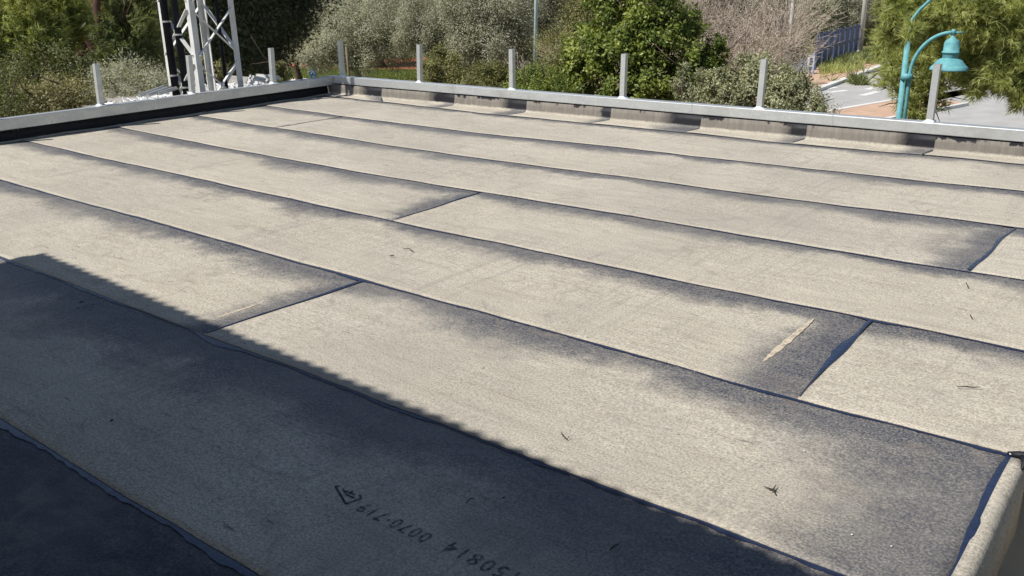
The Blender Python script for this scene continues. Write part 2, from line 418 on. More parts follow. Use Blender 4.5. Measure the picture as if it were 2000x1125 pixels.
sheet(8, -.22, 8.86, wf=3.5, wr=.1, under_r=False, label='nearest sheet, dark almost all over')
sheet_y9 = None

# seam beads
def ribbon(name, pts, nrm, widths, zz, mat, h=.004, label=None, parent=bld):
    """pts list of (x,y); widths (a,b) from line to each side"""
    V = []; 
    for (x, y), (nx, ny), (wa, wb), z in zip(pts, nrm, widths, zz):
        for k, hh in ((-wa, 0), (-wa*.5, h*.8), (0, h), (wb*.5, h*.8), (wb, 0)):
            V.append((x+nx*k, y+ny*k, z+hh))
    n = len(pts); idx = np.arange(n*5).reshape(n, 5)
    Fq = np.stack([idx[:-1, :-1], idx[:-1, 1:], idx[1:, 1:], idx[1:, :-1]], -1).reshape(-1, 4)
    o = link(name, npmesh(name, np.array(V), Fq[:, ::-1], True), mat, parent)
    if label: o['label'] = label
    return o
def rough1d(x, seed, f=9.):
    r_ = np.random.default_rng(seed); s = 0
    for o_ in range(5):
        k = f*2**o_; xi = x*k; i = np.floor(xi).astype(int); fr = xi-i; fr = fr*fr*(3-2*fr)
        tab = r_.random(8192); s = s + ((1-fr)*tab[i % 8192]+fr*tab[(i+1) % 8192]-.5)*.62**o_
    return s
for i, (base, lim) in enumerate([(.005, XR), (.006, XR), (.007, XR), (.009, XR), (.009, XR), (.012, 8.88), (.014, 8.86), (.021, 8.86)]):
    x = np.arange(-.2, lim, .012)
    y = smooth_interp(i, x)
    w = base*(1+1.1*rough1d(x, 40+i, 3)) + .006*rough1d(x, 60+i, 18)
    if i == 6: w = w + .032*np.exp(-((x-5.95)/.16)**2)
    if i == 5: w = w + .02*np.exp(-((x-5.8)/.12)**2) + .012*np.exp(-((x-8.8)/.1)**2)
    if i == 4: w = w + .02*np.exp(-((x-8.15)/.08)**2)
    w = np.clip(w, .004, .2); wn_ = np.clip(.004+.004*rough1d(x, 80+i, 7), .002, .02)
    z = .0022+wave(x, y-.01)*.9+.0035
    Z_ = z
    ribbon('seam_bead', list(zip(x, y)), [(0, -1)]*len(x), list(zip(wn_*.4, w)), Z_ - .0005, M_bit, .0022)
def cross_bead(p, q, wfun, seed, lift=0.):
    n = max(12, int(math.dist(p, q)/.012)); s = np.linspace(0, 1, n)
    x = p[0]+(q[0]-p[0])*s; y = p[1]+(q[1]-p[1])*s
    x = x + .006*np.sin(s*9+seed)
    d = np.array([q[0]-p[0], q[1]-p[1]]); d /= np.hypot(*d); nn = (-abs(d[1]), d[0]*np.sign(d[1])*-1)
    w = np.clip(np.array([wfun(a) for a in s])*(1+.5*rough1d(s*3, seed, 2)), .003, .2)
    v = np.abs(s)
    z = .0062 + wave(x, y)*.9 + lift
    fx = np.interp(s, [0, 1], [0, .006])
    ribbon('seam_bead', list(zip(x, y)), [nn]*n, list(zip(np.full(n, .002), w)), z+fx-.002, M_bit, .003)
cross_bead((1.44, -1.46), (1.44, -2.35), lambda s: .010, 1)
cross_bead((8.305, -2.33), (8.30, -3.33), lambda s: .012+.012*s, 2)
cross_bead((5.08, -3.40), (5.12, -4.28), lambda s: .010+.012*(1-s), 3)
cross_bead((8.125, -4.31), (8.155, -5.22), lambda s: .016+.042*math.exp(-((s-.48)/.16)**2)-.012*s, 4)
cross_bead((5.86, -5.22), (5.81, -6.14), lambda s: .028-.014*s, 5)
cross_bead((8.865, -5.24), (8.865, -8.4), lambda s: .024+.007*math.sin(s*17), 6)

# sheet dressed over the roof edge next to the low yard
ys = np.arange(-8.6, -5.235, .05); prof = [(-.005, .010), (.016, .012), (.028, .008), (.037, -.002), (.043, -.016), (.046, -.05), (.046, -.25)]
X = np.array([[8.868+p[0]+.004*math.sin(y*5) for p in prof] for y in ys]); Z = np.array([[p[1]+.002*math.sin(y*9) for p in prof] for y in ys]); Y = np.repeat(ys[:, None], len(prof), 1)
grid_obj('edge_sheet', X, Y, Z, X*0+3, X*0+3, .1, .1, M_sheet, bld, flip=True)['label'] = 'narrow beige strip rolled over the open roof edge'
pb = MB()
pb.tube([(8.845, -5.225, .008), (8.87, -5.232, .014), (8.91, -5.222, .018), (8.97, -5.215, .018), (9.1, -5.21, .012)], [.006, .012, .014, .013, .01], 8)
pb.tube([(8.885, -5.235, .014), (8.90, -5.262, .014), (8.90, -5.30, .004)], [.009, .010, .004], 8)
pb.build('seam_bead', M_bitmat, bld, True)['label'] = 'folded lump of bitumen at the inner roof corner'
yf = MB(); yf.box((8.87, -13, -.9), (12, -5.21, -.55)); yf.build('lower_floor', M_dfloor, bld)

# upstand flashing on the far kerb: one-metre strips, each lapping over its left neighbour's end
jx = [-.25, 1.0, 1.96, 3.0, 4.08, 5.13, 6.18, 7.26, 8.33, 9.4, 10.5, 11.6]
jt = [-.25, .78, 2.0, 3.06, 4.15, 5.17, 6.21, 7.29, 8.36, 9.43, 10.5, 11.6]
fp = [(-.44, .0115), (-.36, .0125), (-.28, .015), (-.245, .019), (-.236, .022), (-.229, .027), (-.2235, .034), (-.2205, .042), (-.219, .050), (-.213, .09), (-.205, .138)]
for k in range(len(jx)-1):
    s = np.linspace(0, 1, 34)
    xx = []; yy = []; zz = []; e2 = []
    for a in s:
        rx = []; ry = []; rz = []; re = []
        for j, (py, pz) in enumerate(fp):
            q = j/(len(fp)-1); qq = min(1, max(0, (py+.44)/.22))
            x0 = jx[k]*(1-qq)+jt[k]*qq; x1 = jx[k+1]*(1-qq)+jt[k+1]*qq
            x_ = x0+(x1-x0)*a*1.05
            proud = .017*(1-a)**2
            y0 = smooth_interp(0, np.array([x_]))[0]
            yb = y0 + (py+.44)/(.235)*(-.205-y0) if True else py
            rx.append(x_); ry.append(yb - proud*min(1, j/6)); rz.append(pz + (proud*.25 + wave(x_, yb)*.9)*(1-min(1, j/6))); re.append((x1-x_))
        xx.append(rx); yy.append(ry); zz.append(rz); e2.append(re)
    grid_obj('flashing_sheet', np.array(xx), np.array(yy), np.array(zz), np.array(xx)*0+3, np.array(e2), .1,
             [.45, .50, .42, .16, .48, .24, .36, .46, .3, .2, .2][k], M_up, bld)
for k in range(1, len(jx)-2):
    a_ = (jx[k]-.003, -.435); b_ = (jt[k]-.003, -.232)
    n = 14; sx_ = np.linspace(0, 1, n); xx = a_[0]+(b_[0]-a_[0])*sx_; yy = a_[1]+(b_[1]-a_[1])*sx_
    ribbon('seam_bead', list(zip(xx, yy)), [(-1, 0)]*n, [(.001, .010+.006*abs(math.sin(k*3+i))) for i in range(n)], .0165+wave(xx, yy)*.9+np.linspace(0, .008, n), M_bit, .002)
# upstand on the left kerb: black, with a pale lip
ky = [-.2, -1.15, -2.12, -3.15, -4.2, -5.25, -6.3, -7.4, -8.5]
for k in range(len(ky)-1):
    s = np.linspace(0, 1, 24); prof = [(-.252, .118), (-.248, .07), (-.24, .028), (-.215, .012)]
    mb = MB(); ya, yb2 = ky[k], ky[k+1]-.03
    def dy(a): return ya+(yb2-ya)*a
    Xg = np.array([[p[0]+.006*(1-a)+.003*math.sin(a*11+k) for p in prof] for a in s]); Yg = np.array([[dy(a) for p in prof] for a in s])
    Zg = np.array([[p[1]+.004*math.sin(a*7+k) for p in prof] for a in s])
    grid_obj('flashing_sheet', Xg, Yg, Zg, Xg*0, Xg*0, 1, 1, M_bitmat, bld)
    lp = [(-.214, .014), (-.19, .020), (-.165, .019), (-.145, .011)]
    Xg = np.array([[p[0]+.018*math.sin(dy(a)*2.1)*j/3+.012*rough1d(np.array([dy(a)+20]), 5, 3)[0]*j/3 for j, p in enumerate(lp)] for a in s]); Yg = np.array([[dy(a) for p in lp] for a in s])
    Zg = np.array([[p[1]+.004*math.sin(a*9+k)+wave(p[0], dy(a))*.9 for p in lp] for a in s])
    grid_obj('flashing_lip', Xg, Yg, Zg, Xg*0+3, Xg*0+3, .1, .1, M_sheet, bld)

# cream streaks left between the torch marks
def streak(p, q, w, bld_, zz=.0035):
    n = 24; s = np.linspace(0, 1, n); p = np.array(p); q = np.array(q); d = (q-p)/np.linalg.norm(q-p); nn = np.array([-d[1], d[0]])
    V = []
    for a in s:
        c = p+(q-p)*a; ww = w*math.sin(math.pi*min(1, max(0, a*.96+.02)))**.6*(1+.3*random.uniform(-1, 1))
        for k in (-.5, .5):
            pt = c+nn*ww*k; row_v = 0
            V.append((pt[0], pt[1], .0115+wave(pt[0], pt[1])*.9-zz))
    idx = np.arange(n*2).reshape(n, 2); Fq = np.stack([idx[:-1, 0], idx[1:, 0], idx[1:, 1], idx[:-1, 1]], -1)
    return link('bare_streak', npmesh('bare_streak', np.array(V), Fq), M_cream, bld_)
M_cream = simple('bare_sand', (.56, .48, .36), .95, 0, .1, 60)
t_ = M_cream.node_tree; co_ = t_.nodes.new('ShaderNodeTexCoord').outputs['Object']; tr_ = t_.nodes.new('ShaderNodeBsdfTransparent'); mx_ = t_.nodes.new('ShaderNodeMixShader')
L(t_, mrange(t_, noise(t_, co_, 45, 4, .7), .36, .54, .5, 1), mx_.inputs[0]); L(t_, tr_.outputs[0], mx_.inputs[1]); L(t_, t_.nodes['Principled BSDF'].outputs[0], mx_.inputs[2]); L(t_, mx_.outputs[0], t_.nodes['Material Output'].inputs[0])
a_, b_ = onz(1590, 625, 0)[:2], onz(1490, 710, 0)[:2]; streak(a_, b_, .03, bld, .0025)
a_, b_ = onz(505, 596, 0)[:2], onz(425, 622, 0)[:2]; streak(a_, b_, .02, bld, .0025)

# printing on the sheet in the shade (reads from the far side, so it stands on its head)
def mat_print():
    m, t, b = newmat('worn_print')
    co = N(t, 'ShaderNodeTexCoord').outputs['Object']
    b.inputs['Base Color'].default_value = (.035, .038, .05, 1); b.inputs['Roughness'].default_value = .9
    tr = N(t, 'ShaderNodeBsdfTransparent'); ms = N(t, 'ShaderNodeMixShader')
    L(t, mrange(t, noise(t, co, 90, 3, .7), .40, .62, .22, .85), ms.inputs[0]); L(t, tr.outputs[0], ms.inputs[1]); L(t, b.outputs[0], ms.inputs[2])
    L(t, ms.outputs[0], t.nodes['Material Output'].inputs[0]); return m
M_print = mat_print()
def text_mesh(txt, size):
    cu = bpy.data.curves.new('lettering', 'FONT'); cu.body = txt; cu.size = size; cu.space_character = 1.25; cu.resolution_u = 3
    cu.offset = size*.014
    o = bpy.data.objects.new('tmp', cu); C.objects.link(o)
    dg = bpy.context.evaluated_depsgraph_get(); me = bpy.data.meshes.new_from_object(o.evaluated_get(dg))
    bpy.data.objects.remove(o); bpy.data.curves.remove(cu)
    me.materials.clear(); return me
def put_text(txt, p_end, p_start, hgt):
    """p_start = where reading starts (right in the photo), p_end = where it ends"""
    me = text_mesh(txt, hgt*1.38); n = len(me.vertices); co = np.zeros(n*3, np.float32); me.vertices.foreach_get('co', co); co = co.reshape(-1, 3)
    w = co[:, 0].max(); d = np.array(p_end)-np.array(p_start); Ld = np.hypot(*d); d /= Ld; nn = np.array([-d[1], d[0]])
    x = p_start[0]+co[:, 0]/w*Ld*d[0]+co[:, 1]*nn[0]; y = p_start[1]+co[:, 0]/w*Ld*d[1]+co[:, 1]*nn[1]
    v = (y+7.06)/.995
    z = .0095*(1-v)+.0015*v+wave(x, y)*.9+.0016
    co = np.stack([x, y, z], -1); me.vertices.foreach_set('co', co.astype(np.float32).ravel()); me.update()
    return link('printed_lettering', me, M_print, bld)
g = lambda x, y: onz(x, y, 0)[:2]
put_text('0070·719', g(716, 986), g(850, 1052), .050)
put_text('150814', g(884, 1064), g(1026, 1130), .054)
lg = MB()
def ln(p, q, w=.007):
    p, q = g(*p), g(*q); v = (p[1]+7.06)/.995; z = .0095*(1-v)+.0015*v+wave(p[0], p[1])*.9+.0022
    lg.bar((p[0], p[1], z), (q[0], q[1], z), w, .0006)
ln((655, 953), (676, 988)); ln((676, 988), (706, 977)); ln((655, 953), (664, 953)); ln((706, 977), (702, 970))
ln((670, 958), (678, 970)); ln((678, 970), (692, 976)); ln((676, 962), (684, 966)); ln((684, 966), (690, 962)); ln((684, 966), (694, 970))
lg.build('printed_logo', M_print, bld)

# ------------------------------------------------------------------ steel rail on the kerb with short posts
rail = tag(empty('steel_railing', (-.19, -.15, .14)), 'galvanised steel rail with short upright posts along both roof edges', 'railing')
b1 = MB(); b1.box((-.14, -.20, .146), (11.9, -.10, .241)); o = b1.build('beam', M_galv, rail, bevel=.006)
b2 = MB(); b2.box((-.24, -9.2, .128), (-.142, -.098, .2385)); b2.build('beam', M_galv, rail, bevel=.006)
def rhs_post(x, y, ztop, lean=(0, 0), zb=.241):
    w = .0258; mb = MB(); dx, dy_ = lean
    vs_ = []
    for z, ox, oy in ((zb, 0, 0), (ztop, dx, dy_)):
        for a, b in ((-w,-w),(w,-w),(w,w),(-w,w)): vs_.append((x+a+ox, y+b+oy, z))
    t_ = .004
    for a, b in ((-w+t_,-w+t_),(w-t_,-w+t_),(w-t_,w-t_),(-w+t_,w-t_)): vs_.append((x+a+dx, y+b+dy_, ztop))
    for a, b in ((-w+t_,-w+t_),(w-t_,-w+t_),(w-t_,w-t_),(-w+t_,w-t_)): vs_.append((x+a+dx, y+b+dy_, ztop-.2))
    f = [(0,1,5,4),(1,2,6,5),(2,3,7,6),(3,0,4,7),(4,5,9,8),(5,6,10,9),(6,7,11,10),(7,4,8,11),(8,9,13,12),(9,10,14,13),(10,11,15,14),(11,8,12,15),(12,13,14,15)]
    mb.add(vs_, f); p = mb.build('post', M_galv, rail)
    wb = MB(); ring = []
    for z, e in ((zb-.0005, .026), (zb+.006, .014), (zb+.02, .002)):
        for k in range(20):
            t = 2*math.pi*k/20; c_, s_ = math.cos(t), math.sin(t); m_ = max(abs(c_), abs(s_))
            rr = (w+e*(1+.5*random.uniform(-1, 1)))/m_*(1-.12*(1-m_)); ring.append((x+c_*rr, y+s_*min(rr, .05/max(abs(s_), .01)), z))
    f = [(i*20+k, i*20+(k+1) % 20, (i+1)*20+(k+1) % 20, (i+1)*20+k) for i in range(2) for k in range(20)]
    wb.add(ring, f); wb.build('weld_patch', M_weld, p, True)
    return p
for x, zt, l in ((0.0-.19+.19-.01, .69, 0), (1.38, .681, .02), (2.80, .676, .005), (4.24, .679, .012), (5.72, .688, .015), (7.21, .707, .004), (8.66, .70, 0), (10.1, .70, 0)):
    rhs_post(x, -.15, zt, (l, 0))
def onX(x, y, X): d = ray(x, y); t = (X-CAM[0])/d[0]; return CAM+d*t
for y, zt in ((onX(197, 203, -.19)[1], .667), (onX(376, 181, -.19)[1], .664), (onX(534, 162, -.19)[1], .66), (-4.5, .66), (-5.6, .66)):
    rhs_post(-.195, y, zt, (0, .02))

for x in (1.95, 5.05, 6.42, 9.3):   # welded joints between beam lengths
    mb = MB(); mb.box((x-.0025, -.2020, .1465), (x+.0025, -.1995, .2405)); mb.box((x-.004, -.2015, .2405), (x+.004, -.0995, .2422)); mb.build('weld_seam', M_galv, rail)
for y in (-2.75, -.62):
    mb = MB(); mb.box((-.1435, y-.006, .129), (-.1395, y+.006, .238)); mb.box((-.24, y-.008, .238), (-.1395, y+.008, .2405)); mb.build('weld_seam', M_weld, rail)

# ------------------------------------------------------------------ tiled upper house behind the photographer (throws the big shadow)
hs = tag(empty('upper_house', (7, -9.4, 0)), 'upper house wall with overhanging corrugated eave behind the flat roof', 'house')
mb = MB(); mb.box((3.4, -14, -.5), (12, -9.5, 3.0)); mb.build('wall', M_plaster, hs)
e0 = np.array([2.84, -8.09]); e1 = np.array([12.6, -8.53]); L_e = np.hypot(*(e1-e0)); de = (e1-e0)/L_e; dn = np.array([de[1], -de[0]])
mb = MB()
P4 = [e0, e1, e1+dn*7, e0+dn*7]
vs_ = [(p[0], p[1], 2.93+(0 if i < 2 else 2.2)) for i, p in enumerate(P4)] + [(p[0], p[1], 2.99+(0 if i < 2 else 2.2)) for i, p in enumerate(P4)]
mb.add(vs_, [(0,3,2,1),(4,5,6,7),(0,1,5,4),(1,2,6,5),(2,3,7,6),(3,0,4,7)]); mb.build('eave_board', M_plaster, hs)
mb = MB(); nn_ = int(L_e/.0119)
top_ = []; 
for k in range(nn_+1):
    c = e0+de*(k*.0119); z_ = .014+.013*math.sin(2*math.pi*k/8)+.004*math.sin(k*.21)
    top_ += [(*(c-dn*.05), 2.992+z_), (*(c+dn*7), 5.19+z_)]
mb.add(top_, [(2*k, 2*k+2, 2*k+3, 2*k+1) for k in range(nn_)])
rs_ = mb.build('roof_sheet', M_tile, hs); sm_ = rs_.modifiers.new('thickness', 'SOLIDIFY'); sm_.thickness = .004

# ------------------------------------------------------------------ ground and road
G = -4.0
mb = MB(); mb.box((-260, -80, G-1), (260, 420, G)); tag(mb.build('ground', M_ground), kind='structure')
def flat(name, pts, z, m, kind='structure', th=.0):
    mb = MB(); n = len(pts)
    if th:
        mb.add([(x, y, z) for x, y in pts]+[(x, y, z-th) for x, y in pts], [tuple(range(n))]+[(i, (i+1) % n, n+(i+1) % n, n+i) for i in range(n)])
    else: mb.add([(x, y, z) for x, y in pts], [tuple(range(n))])
    o = mb.build(name, m)
    # make sure top normal points up
    if o.data.polygons[0].normal.z < 0: o.data.flip_normals()
    return tag(o, kind=kind)
gg = lambda x, y, z=G: tuple(onz(x, y, z)[:2])
nl, nr = np.array(gg(1560, 231)), np.array(gg(1800, 189)); fl, fr_ = np.array(gg(1560, 195)), np.array(gg(1740, 127))
def ext(a, b, s0, s1): d = b-a; return tuple(a-d*s0), tuple(b+d*s1)
n0, n1 = ext(nl, nr, 0.9, 2.5); f0, f1 = ext(fl, fr_, 1.0, 2.0)
flat('road', [n0, n1, f1, f0], G+.01, M_asph)
def strip(name, a, b, w, z, m, th=0.):
    a, b = np.array(a), np.array(b); d = (b-a)/np.linalg.norm(b-a); nn = np.array([-d[1], d[0]])*w
    return flat(name, [tuple(a), tuple(b), tuple(b+nn), tuple(a+nn)], z, m, th=th)
dnr = (np.array(n1)-np.array(n0)); dnr /= np.linalg.norm(dnr); per = np.array([dnr[1], -dnr[0]])
if per @ (CAM[:2]-np.array(n0)) < 0: per = -per
sgn = 1 if np.cross(dnr, per) > 0 else -1
n1s = np.array(n1); tl = np.linalg.norm(n1s-np.array(n0)); n1s = np.array(n0)+dnr*tl*.40
strip('kerb', n0, tuple(n1s), .25*sgn, G+.13, M_kerb, .3)
q0, q1 = np.array(n0)+per*.26, n1s+per*.26
strip('pavement', q0, q1, 2.2*sgn, G+.12, M_pav, .3)
strip('kerb', q0+per*2.22, q1+per*2.22, .2*sgn, G+.125, M_kerb, .3)
dfr = (np.array(f1)-np.array(f0)); dfr /= np.linalg.norm(dfr); per2 = np.array([-dfr[1], dfr[0]])
if per2 @ (CAM[:2]-np.array(f0)) > 0: per2 = -per2
s2 = 1 if np.cross(dfr, per2) > 0 else -1
strip('kerb', f0, f1, .3*s2, G+.15, M_kerb, .3)
strip('pavement', np.array(f0)+per2*.32, np.array(f1)+per2*.32, 2.4*s2, G+.14, M_pav, .3)
for a, b in (((1622, 182), (1660, 178)), ((1690, 188), (1722, 180)), ((1700, 176), (1716, 172)), ((1618, 175), (1640, 171))):
    strip('road_marking', gg(*a), gg(*b), .35, G+.018, M_paint)
flat('red_earth', [gg(690, 145), gg(845, 145), gg(845, 112), gg(690, 116)], G+.012, M_soil)
flat('red_earth', [gg(570, 134), gg(660, 134), gg(640, 124), gg(560, 125)], G+.012, M_soil)
flat('earth_bank', [gg(1600, 158), gg(1740, 122), gg(1745, 96), gg(1600, 128)], G+.16, M_pav)
flat('path', [gg(470, 170), gg(700, 152), gg(690, 146), gg(470, 156)], G+.014, M_kerb)
flat('road', [gg(1760, 262), gg(2300, 330), gg(2300, 160), gg(1790, 150)], G+.006, M_asph)

# ------------------------------------------------------------------ vegetation builders
def rand_dirs(n, r_=rng):
    v = r_.normal(size=(n, 3)); return v/np.linalg.norm(v, axis=1, keepdims=True)
def leaf_mesh(name, c, d, ln_, wd_, rnd, kind='quad', nrm=None):
    """diamond leaves: centre c, axis d (unit), length, width arrays"""
    n = len(c); o_ = rand_dirs(n) if nrm is None else nrm; s = np.cross(d, o_); s /= (np.linalg.norm(s, axis=1, keepdims=True)+1e-9)
    l2 = (ln_/2)[:, None]; w2 = (wd_/2)[:, None]
    V = np.empty((n, 4, 3), np.float32)
    if kind == 'needle':
        V = np.empty((n, 3, 3), np.float32); V[:, 0] = c-s*w2; V[:, 1] = c+s*w2; V[:, 2] = c+d*l2*2
        Fq = np.arange(n*3).reshape(n, 3)
    else:
        V[:, 0] = c-d*l2; V[:, 1] = c+s*w2; V[:, 2] = c+d*l2; V[:, 3] = c-s*w2
        Fq = np.arange(n*4).reshape(n, 4)
    me = npmesh(name, V.reshape(-1, 3), Fq)
    a = me.attributes.new('rnd', 'FLOAT', 'FACE'); a.data.foreach_set('value', rnd.astype(np.float32))
    return me
def blob_points(b, n, nsub, sub_r, shell=.55, squash=.8):
    """b=(centre, radius): sub-clump centres biased to the shell, leaves round them"""
    c, r_ = b
    d = rand_dirs(nsub); rad = r_*(shell+(1-shell)*rng.random(nsub))**.8
    sc = np.array(c)+d*rad[:, None]*np.array([1, 1, squash])
    k = rng.integers(0, nsub, n)
    off = rng.normal(size=(n, 3))*sub_r*r_*.5
    return sc[k]+off, sc, k, d[k]
def crown(blobs, leaf, dens, L0, W0, mat, parent, sub_r=.28, nsub=26, shell=.5, out=.5, squash=.85, droop=0., name='crown'):
    Cc = []; Dd = []; Rr = []; Nn = []
    for c, r_ in blobs:
        ns = max(6, int(nsub*max(.5, r_)**1.2)); n = int(dens*r_**2)
        p, sc, k, od = blob_points((c, r_), n, ns, sub_r/max(.6, r_)**.4, shell, squash)
        tone = rng.random(ns)*.5
        if leaf == 'tuft':
            m_ = 9; tn = max(1, n//m_)
            p = p[:tn]; kk = k[:tn]; ax = od[:tn]*.7+rand_dirs(tn)*.7+np.array([0, 0, .1-droop]); ax /= np.linalg.norm(ax, axis=1, keepdims=True)
            p = np.repeat(p, m_, 0); ax = np.repeat(ax, m_, 0); kk = np.repeat(kk, m_)
            d = ax+rand_dirs(len(p))*.55; d /= np.linalg.norm(d, axis=1, keepdims=True); k = kk
        else:
            d = rand_dirs(n)+od*out+np.array([0, 0, -droop]); d /= np.linalg.norm(d, axis=1, keepdims=True)
        od_ = od[:len(p)] if leaf != 'tuft' else ax
        nn_ = (p-np.array(c))/r_*1.1+od_*.5+rand_dirs(len(p))*.7+np.array([0, 0, .45]); Nn.append(nn_/(np.linalg.norm(nn_, axis=1, keepdims=True)+1e-9))
        Cc.append(p); Dd.append(d); Rr.append(np.clip(tone[k]+rng.random(len(p))*.5, 0, 1))
    c = np.vstack(Cc); d = np.vstack(Dd); rn = np.concatenate(Rr); n = len(c)
    me = leaf_mesh(name, c, d, L0*(.6+.8*rng.random(n)), W0*(.7+.6*rng.random(n)), rn, 'needle' if leaf == 'tuft' else 'quad', np.vstack(Nn))
    return link(name, me, mat, parent, keep=True)
def limbs(base, tips, r0_, mat, parent, name='trunk', fork=.45, wob=.06, tipr=.02):
    mb = MB(); base = np.array(base, float); tips = [np.array(t, float) for t in tips]
    cen = np.mean(tips, 0); fk = base+(cen-base)*fork; fk[:2] += rng.normal(size=2)*wob
    H_ = np.linalg.norm(fk-base)
    pts = [base+(fk-base)*a+np.array([*(rng.normal(size=2)*wob*math.sin(a*3.1)), 0]) for a in np.linspace(0, 1, 6)]
    mb.tube(pts, [r0_*(1.25 if i == 0 else 1-.07*i) for i in range(6)], 10)
    for t in tips:
        n = 6; dv = t-fk; ln__ = np.linalg.norm(dv)
        pp = [fk+dv*a+np.append(rng.normal(size=2)*wob*ln__*.35, rng.normal()*wob*ln__*.3+.12*ln__*math.sin(a*3.14))*math.sin(a*3.14) for a in np.linspace(0, 1, n)]
        pp[0] = fk.copy(); rr = np.linspace(r0_*.55, tipr, n); mb.tube(pp, rr, 7)
        for _ in range(5):
            i = random.randint(2, n-1); q = pp[i]+rand_dirs(1)[0]*ln__*.28
            mb.tube([pp[i], (pp[i]+q)/2+rand_dirs(1)[0]*ln__*.03, q], [rr[i]*.5+.004, rr[i]*.35+.003, .004], 5)
    return mb.build(name, mat, parent, True)
def B(x, y, D, r_): return (at(x, y, D), r_)
def plant(name, label, cat, blobs, leaf, dens, L0, W0, mat, trunk_r=.1, bark=None, group=None, base=None, extra=None, lim=True, **kw):
    cs = np.array([b[0] for b in blobs]); b0 = base if base is not None else (cs[:, 0].mean(), cs[:, 1].mean())
    root = tag(empty(name, (b0[0], b0[1], G)), label, cat, group)
    crown(blobs, leaf, dens, L0, W0, mat, root, **kw)
    tips = [c for c, r_ in blobs]
    if lim: limbs((b0[0], b0[1], G-.05), tips, trunk_r, bark or M_bark, root)
    return root

# ---- left side: pines and bushes
plant('pine_tree', 'bright olive green pine crown at the far left of the photo', 'pine tree',
      [B(15, 20, 17.4, .8), B(75, 20, 17.6, .66), B(45, 90, 17.4, .7), B(-25, 90, 17.4, .7), B(85, 128, 17.4, .38), B(20, 150, 17.2, .5), B(105, 75, 17.6, .36), B(110, 15, 17.8, .34), B(45, 50, 17.5, .55), B(80, 65, 17.5, .42), B(5, 60, 17.4, .5), B(60, 5, 17.6, .5), B(60, -45, 18.2, .5)],
      'tuft', 52000, .15, .014, P_bright, .10, M_barkred, nsub=46, sub_r=.30, shell=.45)
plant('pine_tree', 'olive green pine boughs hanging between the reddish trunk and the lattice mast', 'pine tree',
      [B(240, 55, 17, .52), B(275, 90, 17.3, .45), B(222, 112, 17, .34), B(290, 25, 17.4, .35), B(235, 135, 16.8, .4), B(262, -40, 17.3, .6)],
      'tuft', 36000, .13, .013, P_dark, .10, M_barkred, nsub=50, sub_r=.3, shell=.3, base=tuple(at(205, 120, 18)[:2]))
# big reddish trunk of the shaded pine
root = tag(empty('pine_tree', (*at(200, 100, 19)[:2], G)), 'tall pine with thick reddish brown trunk and dark shaded crown left of the mast', 'pine tree')
for pl, rr in (([(178, 150, 18.8), (158, 100, 18.9), (136, 55, 19), (112, 5, 19.1), (95, -60, 19.3)], (.17, .14, .12, .10, .09)), ([(205, 100, 16.9), (197, 60, 16.8), (188, 15, 16.8), (192, -50, 17)], (.03, .05, .06, .07))):
    mb = MB(); mb.tube([at(*q) for q in pl], rr, 9); mb.build('branch', M_barkred, root, True)
limbs((*at(235, 200, 19)[:2], G), [at(150, 60, 19.5), at(188, -30, 19), at(190, -150, 19), at(90, 70, 20), at(250, -90, 19.5)], .26, M_barkred, root, fork=.62, tipr=.07)
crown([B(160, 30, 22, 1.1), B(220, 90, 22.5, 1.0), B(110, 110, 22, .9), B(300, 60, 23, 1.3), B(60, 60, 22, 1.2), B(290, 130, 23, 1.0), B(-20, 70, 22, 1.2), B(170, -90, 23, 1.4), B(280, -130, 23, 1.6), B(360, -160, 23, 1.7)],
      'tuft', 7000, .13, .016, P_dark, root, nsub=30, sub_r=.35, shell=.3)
plant('bush', 'yellowish and rusty bush low behind the left rail', 'bush',
      [B(75, 195, 14, .28), B(115, 185, 14.2, .32), B(155, 185, 14, .26), B(100, 215, 13.8, .3), B(170, 205, 14, .22)], 'leaf', 26000, .035, .018, L_brown, .04, nsub=50, sub_r=.35)
plant('bush', 'dark grey green bush at the left end of the rail', 'bush',
      [B(20, 205, 14, .35), B(-20, 185, 14.3, .4), B(35, 175, 14.6, .3), B(5, 230, 13.5, .35)], 'leaf', 15000, .04, .02, L_mid, .04, nsub=40, sub_r=.35)
plant('bush', 'grey leafed shrub left of the lattice mast', 'bush',
      [B(225, 165, 15, .35), B(265, 160, 15.2, .38), B(305, 165, 15, .36), B(245, 190, 14.7, .35), B(295, 190, 14.8, .35), B(205, 195, 14.6, .25), B(330, 180, 15, .3)], 'leaf', 19000, .05, .013, L_olive, .04, nsub=50, sub_r=.35)
plant('bush', 'mid green bush under the left pine crown', 'bush',
      [B(130, 140, 16, .5), B(60, 150, 16, .5), B(170, 150, 16.5, .45), B(0, 140, 16.5, .6), B(200, 130, 17, .4), B(110, 150, 15.6, .3), B(30, 145, 15.6, .3)], 'leaf', 9000, .05, .022, L_mid, .05, nsub=40, sub_r=.32)
# dark conifers behind the mast
for lab, bl in (('dark conifer directly behind the lattice mast', [B(340, 60, 26, 1.6), B(400, 20, 27, 1.8), B(420, 90, 27, 1.5), B(350, 120, 26, 1.2), B(380, -80, 26, 2.4), B(460,-60,27,2.2), B(440,-170,26,2.5)]),
                ('dark conifer right of the lattice mast with deep shade below', [B(490, 30, 30, 1.7), B(540, 10, 30, 1.3), B(500, 90, 31, 1.4), B(460, 110, 30, 1.2), B(520,-70,30,2.2), B(580,-90,31,2.0), B(480,-150,29,2.4)])):
    plant('conifer_tree', lab, 'conifer', bl, 'leaf', 2600, .13, .05, L_conif, .22, M_bark, nsub=30, sub_r=.35, shell=.4)

